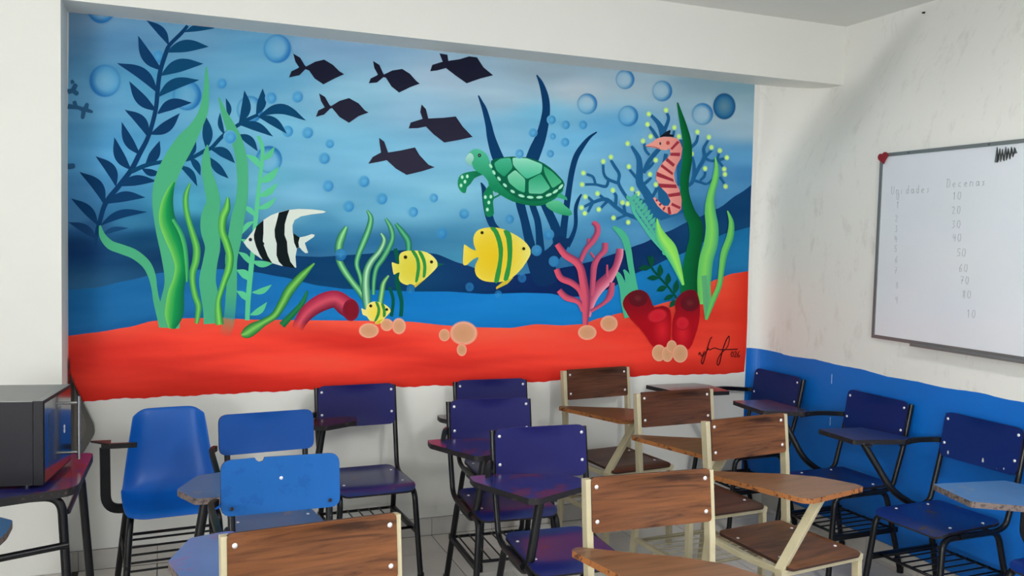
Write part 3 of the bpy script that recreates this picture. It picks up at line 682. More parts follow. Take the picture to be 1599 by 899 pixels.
fillp('shell', ZT([(462,214),(560,183),(690,168),(850,178),(980,216),(1100,288),(1205,390),(1256,470),(1200,566),(1080,630),(900,652),(740,612),(610,520),(530,420),(475,320)]), lambda x, y: T3, tu, smooth=2)
for P, c1, c2 in (([(492,240),(560,192),(672,180),(697,288),(602,390),(522,322)], (70,172,136), (30,138,98)), ([(690,180),(850,186),(1018,252),(1006,342),(846,412),(780,352),(700,262)], (140,210,184), (60,172,132)),
  ([(636,380),(722,310),(832,412),(826,562),(750,530),(655,450)], (128,200,168), (58,168,122)), ([(868,424),(1000,352),(1105,510),(1010,572),(868,566)], (40,150,108), (96,186,150)), ([(1026,268),(1120,330),(1232,442),(1125,512),(1040,352)], (44,150,106), (76,176,130))):
    Q = ZT(P); y0 = min(q[1] for q in Q); y1 = max(q[1] for q in Q)
    fillp('shell_plate', roundpoly(Q, 3, 2), (lambda c1, c2, y0, y1: lambda x, y: mixc(c1, c2, (y-y0)/(y1-y0)))(c1, c2, y0, y1), tu, step=3.5)
for i, (x, y) in enumerate([(458,270),(492,340),(548,408),(612,478),(695,545),(790,592),(885,608),(985,608),(1085,582),(1157,545),(1215,495)]):
    (px, py), = ZT([(x, y)]); a = [60,62,55,42,32,18,5,-5,-22,-35,-48][i]
    disc('shell_spot', px, py, 5.6 if i > 4 else 4.2, 2.3, [(0,(160,218,190,1)),(.8,(150,212,184,1)),(1,(90,180,140,.6))], tu, ns=14, rot=R(a), bg=(30,120,86))
for x, y in ((150,390),(205,382),(180,440),(138,480),(400,606),(460,602),(438,664),(422,740)):
    (px, py), = ZT([(x, y)]); disc('flipper_spot', px, py, 2.4, 3.2, [(0,(170,222,196,1)),(.8,(160,216,190,1)),(1,(90,170,140,.6))], tu, ns=12, bg=(24,120,84))
hf = fillp('hind_flipper', ZT([(1050,682),(1130,644),(1212,650),(1262,700),(1312,740),(1338,790),(1290,808),(1180,782),(1090,735)]), lambda x, y: mixc((92,186,140), (44,150,104), (y-313)/22), tu, smooth=2)
# bubbles
for q in ((164,126,25,2.6),(158,14,22,1.6),(433,76,22,.6),(917,162,16,-.4),(976,124,15,-.2),(981,181,16,.2),(1034,142,16,.3),(1097,178,17,-.6),
  (346,130,8,1),(423,153,9,0),(464,151,9,1),(480,207,9,1),(515,224,7,2),(506,247,9,1),(359,214,10,1),(512,290,9,1),(568,283,9,1),(596,310,9,1),(544,322,9,1),(645,331,8,0),(677,309,7,0),(725,333,8,3),(689,364,9,1),
  (861,187,7,0),(883,195,7,0),(910,195,7,0),(832,207,7,1),(863,213,5,0),(882,222,7,0),(859,240,6,0),(811,240,7,0),(795,342,7,0),(857,366,8,3),(838,391,8,1),(865,408,8,0),(815,434,7,0),(733,448,7,0),(532,398,9,1),(778,459,6,0),(641,451,7,1)):
    bubble(*q)
disc('painted_bubble', 1131, 166, 18, 21, [(0,(92,128,146,1)),(.4,(70,118,146,1)),(.75,(34,96,138,1)),(.93,(16,74,118,1)),(1.03,(16,74,118,0))], label='dark bubble with a grey centre')
# blue branching coral with lime tips
BC = (28,90,136)
trunk = rib('painted_blue_coral', [(1030,342,30),(1020,322,18),(1009,301,13),(999,285,12),(999,264,10),(997,246,8),(986,228,4)], BC, label='blue branching coral with lime green tips')
for P in ([(1005,270,6),(1012,254,7),(1026,236,7),(1036,226,5)],[(1002,268,5),(1013,262,5),(1022,252,4)],[(1003,289,5),(1011,283,5),(1017,277,4)],[(994,278,5),(983,264,4)],[(1018,308,5),(1024,298,5),(1025,291,4)],[(1014,318,5),(1004,313,4),(996,310,4),(991,300,3)],[(1004,316,4),(1001,326,4),(996,329,3)],
 [(985,316,5),(974,301,5),(966,286,5),(967,272,5),(960,260,5),(954,250,4)],[(966,286,5),(950,280,5),(943,271,4),(942,256,4)],[(950,281,4),(946,291,5),(930,288,4),(913,288,4)],[(930,288,4),(926,276,4),(916,272,4)],
 [(1000,342,7),(978,334,6),(962,323,6),(946,311,6),(926,316,5),(910,324,4)],[(926,315,5),(918,307,4)],[(925,317,5),(918,331,4)],[(944,311,5),(936,304,4)],[(948,314,5),(938,325,4)],[(961,322,5),(962,306,5),(957,299,4)],[(976,332,5),(974,320,4)],[(980,335,4),(962,342,4)],
 [(1062,302,5),(1072,292,5),(1082,282,6),(1084,260,5),(1081,245,4)],[(1082,280,6),(1090,264,6),(1100,246,6),(1099,232,5),(1106,219,4)],[(1100,246,5),(1112,234,4)],[(1100,246,5),(1110,251,4),(1120,250,5),(1133,247,4)],[(1120,249,4),(1123,238,4)],[(1122,251,4),(1131,263,4)],[(1083,281,5),(1095,285,4),(1104,287,4),(1113,280,4)],[(1093,282,4),(1100,275,4),(1101,268,4)],[(1124,276,4),(1132,288,4)],
 [(1040,228,14),(1035,206,11),(1028,192,7),(1015,178,4)],[(1037,205,6),(1044,186,5),(1041,176,4)],[(1028,218,5),(1021,206,5),(1014,197,4)],[(1050,216,4),(1053,203,4)],[(1078,231,5),(1087,222,5),(1090,211,4)],[(1014,242,4),(1008,234,4),(1006,223,4)],[(1036,280,18),(1038,296,22),(1044,320,30),(1050,338,40)],[(1040,240,6),(1038,252,6),(1034,262,6)],[(1062,218,7),(1064,240,6),(1062,262,10),(1062,290,8)]):
    rib('branch', P, BC, parent=trunk)
for x, y in ((1013,178),(1040,172),(1011,194),(1053,199),(1016,213),(1060,213),(980,224),(1004,220),(954,245),(942,252),(911,270),(909,288),(982,260),(1024,250),(1015,272),(1024,288),(914,307),(933,302),(957,297),(908,324),(913,333),(935,327),(972,316),(987,295),(996,302),(980,318),(958,340),(981,347),(1089,206),(1107,214),(1080,240),(1111,230),(1124,235),(1135,246),(1101,263),(1131,264),(1132,272),(1133,291)):
    disc('lime_tip', x, y, 4.6, 5, [(0,(206,236,120,1)),(.5,(186,228,112,.95)),(1,(150,210,120,0))], trunk, ns=12)
# seahorse
ZS = lambda P: [(990+x*.1724, 190+y*.1726) for x, y in P]
sh = fillp('painted_seahorse', ZS([(104,215),(160,188),(210,150),(270,135),(340,138),(390,150),(415,180),(438,240),(425,330),(385,400),(362,470),(372,540),(410,610),(432,700),(428,790),(390,828),(330,842),(270,812),(215,762),(172,692),(186,680),(230,725),(270,760),(310,760),(332,720),(300,650),(240,590),(200,520),(203,460),(250,380),(300,330),(332,290),(322,242),(290,258),(240,252),(190,236),(110,226)]), lambda x, y: mixc((220,146,134), (204,124,120), (x-1040)/28), label='pink seahorse with dark red stripes', step=4)
for P in ([(328,243),(392,172),(415,186),(345,256)],[(332,280),(418,280),(415,312),(328,308)],[(302,328),(372,385),(355,408),(284,350)],[(252,382),(355,462),(348,484),(240,406)],[(206,452),(355,518),(362,545),(203,492)],[(216,558),(380,568),(392,600),(240,596)],[(303,655),(416,636),(422,668),(318,682)],[(345,732),(424,770),(416,792),(335,756)],[(303,775),(325,768),(338,838),(310,834)],[(256,788),(276,764),(286,775),(268,806)],[(222,748),(242,732),(252,746),(236,764)],[(193,712),(208,698),(218,712),(206,724)]):
    fillp('red_stripe', ZS(P), (148,44,60), sh, step=0)
fillp('black_tuft', ZS([(230,138),(290,90),(328,73),(332,90),(322,112),(362,120),(352,138),(290,132)]), (22,24,34), sh, step=0)
disc('eye', 1031, 224, 1.6, 2.6, [(0,(40,60,56,1)),(1,(70,80,76,1))], sh, ns=10)
disc('cheek', 1043, 223, 3.4, 3.6, [(0,(190,80,74,1)),(.5,(168,50,52,1)),(1,(190,90,84,0))], sh, ns=12, bg=(204,118,108))
rib('snout_line', [(1009,228.5,.9),(1020,229,.9),(1030,232,.9)], (140,60,60), parent=sh)
# right-hand weeds
rib('painted_dark_green_blade', [(1058,160,2),(1062,176,6),(1067,195,10),(1073,222,13),(1073,250,15),(1069,280,14),(1070,304,13),(1077,332,18),(1086,350,22),(1087,372,21),(1082,395,22),(1077,425,24),(1076,450,27),(1078,470,28)], (6,104,56), (4,92,48), (2,76,40), label='tall dark green blade')
rib('painted_glossy_blade', [(1117,245,2),(1119,262,7),(1117,280,10),(1110,306,12),(1109,330,17),(1112,355,20),(1110,380,22),(1103,405,22),(1100,432,22),(1099,452,20),(1098,475,15)], (88,182,92), (124,202,92), (58,152,110), pos=.55)
rib('painted_glossy_blade', [(1100,430,10),(1103,450,13),(1104,475,12),(1103,499,4)], (92,168,110), (84,160,112), (92,176,108))
rib('painted_glossy_blade', [(1136,329,2),(1142,347,8),(1140,370,11),(1131,395,11),(1127,420,9),(1123,446,8),(1113,470,8),(1103,499,4)], (92,178,92), (110,190,90), (54,150,100))
tb = rib('painted_teal_sprig', [(985,308,4),(990,330,5),(1002,348,5),(1018,370,6),(1032,386,6),(1044,398,5)], (76,180,150), label='teal needle-leaved sprig')
for k in range(15):
    t = k/14; x = 985+t*56; y = 312+t*86-12*math.sin(t*3.1)*.4
    for s in (-1, 1): leafs('leaf', (x, y), (x+7*s+2+2*s, y-9-2*s), 6.5, (76,172,146), tb, .08*s)
rib('painted_lime_leaf', [(1026,341,2),(1028,356,9),(1034,372,18),(1045,388,22),(1053,405,17),(1060,424,11),(1067,445,4)], (64,178,124), (150,220,94), (112,200,92), label='broad lime leaf')
for P in ([(957,354,4),(966,360,9),(975,371,11),(981,390,10),(985,415,9),(990,440,8),(994,460,8)], [(962,424,4),(967,432,9),(973,450,11),(975,475,10),(979,496,8)], [(974,421,3),(980,432,9),(983,455,11),(983,480,12)]):
    rib('painted_teal_blade', P, (70,172,134))
df = rib('painted_dark_sprig', [(1012,400,3),(1018,418,3),(1030,433,3),(1042,446,3),(1053,460,3),(1060,470,3)], (4,74,48), label='dark green leafy sprig')
for a, b_, ww in (((1016,418),(996,419),9),((1017,416),(1018,398),8),((1030,432),(1031,412),9),((1028,434),(1010,434),8),((1042,444),(1044,426),9),((1041,448),(1025,454),9),((1053,458),(1058,436),9),((1052,461),(1036,468),7),((1057,468),(1045,480),8)):
    leafs('leaf', a, b_, ww, (4,74,50), df, .04)
# pink coral
PK, PH, PD = (186,80,108), (220,148,168), (122,48,84)
pc = None
for P in ([(918,494,8),(924,470,13),(934,450,18),(949,435,17),(961,418,11),(967,399,12),(968,388,10)], [(922,486,5),(943,473,6),(953,460,10),(956,441,8)], [(948,432,5),(948,413,3)], [(873,453,9),(884,464,10),(903,471,8),(911,486,7)], [(869,420,9),(876,434,10),(892,441,10),(905,452,9),(911,468,8)],
  [(924,462,8),(926,434,9),(928,414,10),(935,401,8),(944,391,9),(945,379,9)], [(928,402,4),(922,394,3)], [(918,385,4),(919,372,4)], [(906,408,7),(915,389,8),(926,376,9),(933,363,9),(932,352,9),(925,347,6)], [(870,381,9),(882,397,11),(899,408,12),(907,420,12),(911,439,13),(914,458,13),(915,477,12),(914,507,8)]):
    c1 = mixc(PK, (214,82,100), (900-P[0][0])/50)
    o = rib('painted_pink_coral' if pc is None else 'branch', P, PH if pc is None else c1, c1, PD, parent=pc, label='branching pink coral' if pc is None else None)
    pc = pc or o
# red tube sponges and their stones
ZR = lambda P: [(960+x*.2113, 380+y*.2113) for x, y in P]
for P, hi in (([(58,445),(78,392),(130,352),(190,342),(240,368),(268,420),(292,472),(350,460),(402,482),(416,530),(416,600),(406,740),(380,776),(290,766),(240,700),(180,620),(120,562),(75,492)], (1030,500)), ([(430,560),(450,500),(444,440),(480,380),(530,346),(592,346),(620,400),(630,470),(622,580),(592,690),(550,780),(490,762),(430,722),(424,640)], (1062,505))):
    o = fillp('painted_tube_sponge', ZR(P), (lambda hi: lambda x, y: mixc(mixc((92,16,28), (160,14,26), (y-452)/50), (206,34,44), max(0, 1-math.hypot((x-hi[0]-4)*1.3, (y-hi[1]-16)*.7)/20)))(hi), label='dark red tube sponge', smooth=2, step=4)
    (cx, cy), = ZR([(315, 535) if hi[0] < 1050 else (500, 590)])
    disc('highlight', cx, cy, 16 if hi[0] < 1050 else 11, 11, [(0,(196,26,42,.9)),(.75,(204,40,52,.75)),(1,(150,14,30,0))], o, rot=-.25, bg=(158,18,30))
    (cx, cy), = ZR([(172, 405) if hi[0] < 1050 else (555, 440)])
    disc('mouth', cx, cy, 15, 13, [(0,(112,44,44,.8)),(.5,(84,22,30,.8)),(1,(70,14,24,0))], o, bg=(96,16,28))
for cx, cy, rx, ry in ((1029,551,11,13),(1042,553,9,12),(1049,541,8,10),(1062,552,12,14)):
    disc('painted_stone', cx, cy, rx, ry, [(0,(196,146,108,1)),(.8,(204,152,116,1)),(.95,(216,170,140,1)),(1.03,(216,150,120,0))])
# signature
sg = rib('painted_signature', [(1112,526,1.4),(1109,530,1.4),(1104,546,1.4),(1099,564,1.4),(1096.5,568,1.4),(1095.5,563,1.2),(1099,554,1.2),(1106,545,1.2)], (44,18,22), label='black brush signature of the painter')
for P in ([(1105,541,1.2),(1108,546,1.4),(1116,543,1.4),(1126,545.5,1.3),(1152,545,1.6)], [(1138.5,524,1.3),(1134,531,1.4),(1128,548,1.4),(1124,566,1.4),(1121,570,1.3),(1120,564,1.2),(1125,553,1.2),(1136,541,1.2),(1139,529,1.2),(1138,524,1.2)], [(1091,554,1.2),(1093,550,1.2),(1096,556,1.2),(1100,548,1.2)],
   [(1143,548.5,1),(1141.5,553,1),(1143,557,1),(1145.5,553,1),(1143.5,548.5,1)], [(1146.5,550,1),(1149,548.5,1),(1149.5,552,1),(1146.5,557,1),(1150.5,556.5,1)], [(1155,548,1),(1151.8,553,1),(1152.5,557.5,1),(1155.3,555.5,1),(1152.5,553.5,1)]):
    rib('stroke', P, (44,18,22), parent=sg)

# ------------------------------------------------------------------ whiteboard
wb = empty('whiteboard', (XR, 2.98, 1.65), 0, 'white dry-erase board in a thin grey frame on the right wall', 'whiteboard')
y0, y1, z0, z1 = 1.25, 3.637, 1.175, 2.135
def wpart(name, a, b_, mat, par=None, lab=None):
    q = MB(); q.box((a[0]-XR, a[1]-2.98, a[2]-1.65), (b_[0]-XR, b_[1]-2.98, b_[2]-1.65)); return obj(name, q.me(name, [mat]), par or wb, label=lab)
panel = wpart('panel', (XR-.012, y0, z0), (XR-.001, y1, z1), M_board)
for a, b_ in (((y0-.01, z0-.008), (y1+.01, z0+.010)), ((y0-.01, z1-.010), (y1+.01, z1+.008)), ((y0-.01, z0+.010), (y0+.008, z1-.010)), ((y1-.008, z0+.010), (y1+.01, z1-.010))):
    wpart('frame_rail', (XR-.018, a[0], a[1]), (XR-.001, b_[0], b_[1]), M_alu)
wpart('pen_tray', (XR-.055, 1.4, z0-.016), (XR-.018, 3.35, z0-.004), M_alu)
for yy in (3.45, 2.98): wpart('rail_screw', (XR-.021, yy, z1-.005), (XR-.018, yy+.008, z1+.003), M_markerd)
def hand(txt, px, py, h, mat, name='handwriting'):
    """hand-written text, drawn as thin strokes from a small stroke font"""
    G = {'0':[[(0,.5),(.15,1),(.5,.95),(.6,.45),(.4,0),(.1,.1),(0,.5)]], '1':[[(.1,.8),(.3,1),(.3,0)]], '2':[[(0,.8),(.25,1),(.5,.75),(.05,0),(.6,.05)]], '3':[[(0,.95),(.45,.95),(.2,.55),(.5,.3),(.25,0),(0,.1)]],
      '4':[[(.1,1),(0,.5),(.55,.5)],[(.45,.9),(.42,0)]], '5':[[(.55,1),(.1,1),(.05,.55),(.45,.5),(.45,.1),(0,.05)]], '6':[[(.45,1),(.05,.5),(.1,0),(.45,.1),(.4,.45),(.08,.4)]], '7':[[(0,1),(.55,1),(.2,0)],[(.1,.5),(.5,.5)]],
      '8':[[(.3,.5),(.05,.8),(.3,1),(.5,.8),(.05,.2),(.3,0),(.5,.2),(.3,.5)]], '9':[[(.5,.6),(.2,.5),(.05,.8),(.3,1),(.5,.8),(.45,0)]],
      'U':[[(0,1),(0,.2),(.25,0),(.5,.2),(.5,1)]], 'n':[[(0,.55),(0,0)],[(0,.4),(.25,.55),(.45,.4),(.45,0)]], 'i':[[(.1,.5),(.1,0)],[(.1,.7),(.12,.74)]], 'd':[[(.45,1),(.45,0)],[(.45,.45),(.15,.5),(0,.25),(.15,0),(.45,.1)]],
      'a':[[(.45,.5),(.1,.5),(0,.2),(.2,0),(.45,.15),(.45,.5),(.5,0)]], 'e':[[(0,.28),(.45,.3),(.3,.52),(.05,.4),(.05,.1),(.4,.02)]], 's':[[(.4,.5),(.08,.45),(.35,.2),(.05,0)]], 'D':[[(0,1),(0,0),(.4,.1),(.55,.5),(.4,.9),(0,1)]], 'c':[[(.42,.48),(.1,.45),(.02,.15),(.4,.03)]]}
    p = atx(px, py, XR-.013); q = MB(); yy = 0
    for ch in txt:
        if ch == ' ': yy += .6*h; continue
        for st in G[ch]:
            pts = [Vector((-.0130, p.y-2.98-(yy+u*h*.8), p.z-1.65+v*h-h/2)) for u, v in st]
            q.tube(pts, .0011, 4)
        yy += .78*h
    return obj(name, q.me(name, [mat]), wb)
hand('Unidades', 1392, 297, .042, M_marker); hand('Decenas', 1479, 286, .042, M_marker)
for i, (x, y) in enumerate(((1400,307),(1400,320),(1398,341),(1398,357),(1397,373),(1397,388),(1398,405),(1397,422),(1399,445),(1398,468))): hand(str(i), x, y, .034, M_marker)
for t, x, y in (('10',1488,306),('20',1487,328),('30',1487,350),('40',1488,371),('50',1495,394),('60',1498,418),('70',1500,437),('80',1503,459),('10',1510,489)): hand(t, x, y, .036, M_marker)
q = MB(); p0 = atx(1556, 242, XR-.013)
zz = [(0,-.034),(.004,.032),(.012,-.03),(.018,.024),(.026,-.028),(.032,.02),(.040,-.026),(.048,.028),(.056,-.024),(.062,.022),(.070,-.020),(.078,.026),(.086,-.012),(.094,.024),(.10,.0)]
q.tube([Vector((-.0130, p0.y-2.98-u, p0.z-1.65+v)) for u, v in zz], .0062, 5); obj('scribble', q.me('scribble', [M_markerd]), wb, label='dark marker scribble at the upper right')
# heart
hp = atx(1380, 246, XR-.02)
P = []
for k in range(28):
    a = 2*math.pi*k/28; P.append((.0021*16*math.sin(a)**3, .0021*(13*math.cos(a)-5*math.cos(2*a)-2*math.cos(3*a)-math.cos(4*a))))
ht = slab('heart', P, lambda u, v: Vector((-.008-.004*(1-(u*u+v*v)/.0015), -u, v)), .008, [M_heart], .01)
o = obj('heart_magnet', ht, label='small dark red heart stuck on the upper left corner of the whiteboard', cat='decoration'); o.location = (XR-.019, hp.y, hp.z); o.rotation_euler = (R(-12), 0, 0)
# nail in the right wall
np_ = atx(1445, 20, 3.855); q = MB(); q.tube([(0,0,0),(-.018,0,-.002)], [.006,.004], 8)
o = obj('wall_nail', q.me('nail', [M_edgedark]), label='small dark nail high on the right wall near the ceiling', cat='nail'); o.location = (xwall(np_.y, np_.z), np_.y, np_.z)

# ------------------------------------------------------------------ chairs
CACHE = {}
def part(root, name, key, fn, label=None):
    if key not in CACHE: CACHE[key] = fn()
    return obj(name, CACHE[key], root, label=label)
def screw_mesh():
    q = MB(); V = [(0, -.004, 0)]; F = []
    for r, y in ((.0035,-.0035),(.0062,-.0018),(.0072,0)):
        for k in range(10): a = 2*math.pi*k/10; V.append((r*math.cos(a), y, r*math.sin(a)))
    for k in range(10): F.append((0, 1+(k+1) % 10, 1+k))
    for g in range(2):
        for k in range(10): a = 1+g*10+k; b_ = 1+g*10+(k+1) % 10; F.append((a, b_, b_+10, a+10))
    q.add(V, F, True); return q.me('screw', [M_screw])
SCREW = screw_mesh()
def screw(par, p, up=False):
    o = obj('screw', SCREW, par, loc=p)
    if up: o.rotation_euler = (R(-90), 0, 0)
def backplate(w_, z0, z1, curv, thick, ytop=0, ybot=-.03, rad=.03):
    P = roundpoly([(-w_/2, z0), (w_/2, z0), (w_/2, z1), (-w_/2, z1)], rad)
    def f(u, v):
        t = (v-z0)/(z1-z0); return Vector((u, ybot+(ytop-ybot)*t-curv*(u/(w_/2))**2, v))
    return P, f
def rackrods(q, x0, x1, ya, yb, z, n, along, r=.0032):
    if along == 'y':
        for i in range(n): x = x0+(x1-x0)*(i+.5)/n; q.append([(x, ya, z), (x, yb, z)])
    else:
        for i in range(n): y = ya+(yb-ya)*(i+.5)/n; q.append([(x0, y, z), (x1, y, z)])
def blue_chair(name, loc, ang, label=None, plate=M_navy, seat=M_navyseat, tab=M_tab, tabedge=M_edgedark, frame=M_black, tabpts=None, tz=.705, sup=(-.135, -.365), scale=1, group='blue tablet arm chairs', arm=True, armto=None, screws=True, extra=None, platew=.40, ph=.21, zt=.875, postx=.203, notch=False, jf=True):
    r = empty(name, (loc[0], loc[1], 0), R(ang), label, 'chair', group, scale)
    kx = frame.name
    P, f = backplate(platew, zt-ph, zt, .012, .011, rad=.036)
    if notch:
        i = max(range(len(P)), key=lambda k: (P[k][1] > zt-.001)*(P[k][0]+1)) ; j = next(k for k in range(len(P)) if P[k][1] > zt-.0005)
        P = P[:j+1]+[(-.055, zt), (-.060, zt-.012), (-.072, zt-.015), (-.083, zt-.008), (-.088, zt)]+P[j+1:]
    bp = part(r, 'backrest', ('bp', plate.name, platew, ph, zt, notch), lambda: slab('backrest', P, f, .011, [plate, M_edgeblue]))
    if screws:
        for sx in (-1, 1):
            for zz in (zt-.032, zt-.145):
                p = f(sx*(platew/2-.018), zz); screw(bp, (p.x, p.y-.0005, p.z))
    # seat
    P2 = roundpoly([(-.19,-.465),(.19,-.465),(.175,-.07),(-.175,-.07)], [.05,.05,.05,.05])
    def fs(u, v):
        z = .456-.006*math.cos(math.pi*u/.38)
        if v < -.39: z -= .024*((-.39-v)/.075)**2
        if v > -.14: z += .010*((v+.14)/.07)**2
        return Vector((u, v, z))
    st = part(r, 'seat', ('st', seat.name), lambda: slab('seat', P2, fs, .012, [seat, M_edgedark], .035))
    for sx in (-1, 1):
        for yy in (-.36, -.16): p = fs(sx*.145, yy); screw(st, (p.x, p.y, p.z+.0008), True)
    # frame
    for sx in (-1, 1):
        px = sx*postx
        def post():
            q = MB(); q.tube(bend([(px, .014, zt-.012), (px, -.026, .66), (px*.98, -.085, .452), (px*.97, -.14, .432), (px*.96, -.36, .432)], .07), .0125, 10); return q.me('back_post', [frame])
        part(r, 'back_post', ('post', sx, kx, zt, postx), post)
        def fl():
            q = MB(); q.tube(bend([(sx*.178, -.25, .424), (sx*.18, -.44, .424), (sx*.205, -.485, 0.006)], .05), .0140, 10); q.tube([(sx*.205,-.485,.03),(sx*.205,-.486,0)], .0165, 10); return q.me('front_leg', [frame])
        part(r, 'leg', ('fl', sx, kx), fl)
        def rl():
            q = MB(); q.tube(bend([(sx*.178, -.25, .424), (sx*.18, -.11, .424), (sx*.20, -.005, .006)], .05), .0140, 10); q.tube([(sx*.20,-.006,.03),(sx*.20,-.005,0)], .0165, 10); return q.me('rear_leg', [frame])
        part(r, 'leg', ('rl', sx, kx), rl)
        def sb():
            q = MB(); q.tube([(sx*.193, -.462, .225), (sx*.193, -.035, .225)], .0, rect=(.016, .026)); return q.me('side_bar', [frame])
        part(r, 'side_bar', ('sb', sx, kx), sb)
    def rk():
        q = MB(); q.tube([(-.10,-.40,.23),(.187,-.40,.23),(.187,-.06,.23),(-.187,-.06,.23),(-.187,-.40,.23),(-.10,-.40,.23)], .0075, 8); return q.me('rack_bar', [frame])
    rack = part(r, 'book_rack', ('rk', kx), rk)
    for i in range(7):
        x = -.165+i*.055
        def rod():
            q = MB(); q.tube([(0,-.40,.236),(0,-.06,.236)], .0040, 6); return q.me('rack_rod', [frame])
        o = part(rack, 'rod', ('rod', kx), rod); o.location = (x, 0, 0)
    def brace():
        q = MB(); q.tube([(-.178,0,.424),(.178,0,.424)], .008, 8); return q.me('seat_brace', [frame])
    for yy in (-.30, -.14): part(r, 'seat_brace', ('brc', kx), brace).location = (0, yy, 0)
    # writing tablet
    if tab:
        tp = tabpts or [(-.325,-.075),(-.225,-.07),(-.05,-.11),(.075,-.165),(.125,-.26),(.10,-.30),(-.16,-.425),(-.20,-.415),(-.33,-.15)]
        Pt = smoothpoly(roundpoly(tp, .012, 2), 1)
        o = obj('writing_tablet', slab('writing_tablet', Pt, lambda u, v: Vector((u, v, tz)), .023, [tab, tabedge], .07), r)
        q = MB(); sx, sy = sup
        if jf: q.tube(bend([(sx, sy, tz-.024), (sx-.045, sy-.01, .405), (-.18, -.20, .408)], .07, 9), .0175, 10)
        else: q.tube(bend([(sx, sy, tz-.024), (-.235 if sx < -.1 else sx-.1, (sy-.16)/2-.02, .50), (-.215, -.17, .43), (-.18, -.12, .424)], .09, 8), .0165, 10)
        obj('tablet_support', q.me('tablet_support', [frame]), o)
        q = MB(); q.tube([(sx-.07, sy+.05, tz-.024), (sx+.06, sy-.02, tz-.024)], .0, rect=(.024, .008)); obj('bracket', q.me('bracket', [frame]), o)
        if arm:
            ax, ay = armto or (tp[0][0]*.6+tp[1][0]*.4+.02, tp[0][1]-.05)
            q = MB(); q.tube(bend([(-.213, -.012, zt-.14), (-.235, -.05, zt-.14), (ax*.5-.12, ay*.5-.03, (tz+zt-.14)/2-.006), (ax, ay, tz-.030)], .05), 0, rect=(.020, .024)); 
            obj('arm_bar', q.me('arm_bar', [frame]), o)
    return r
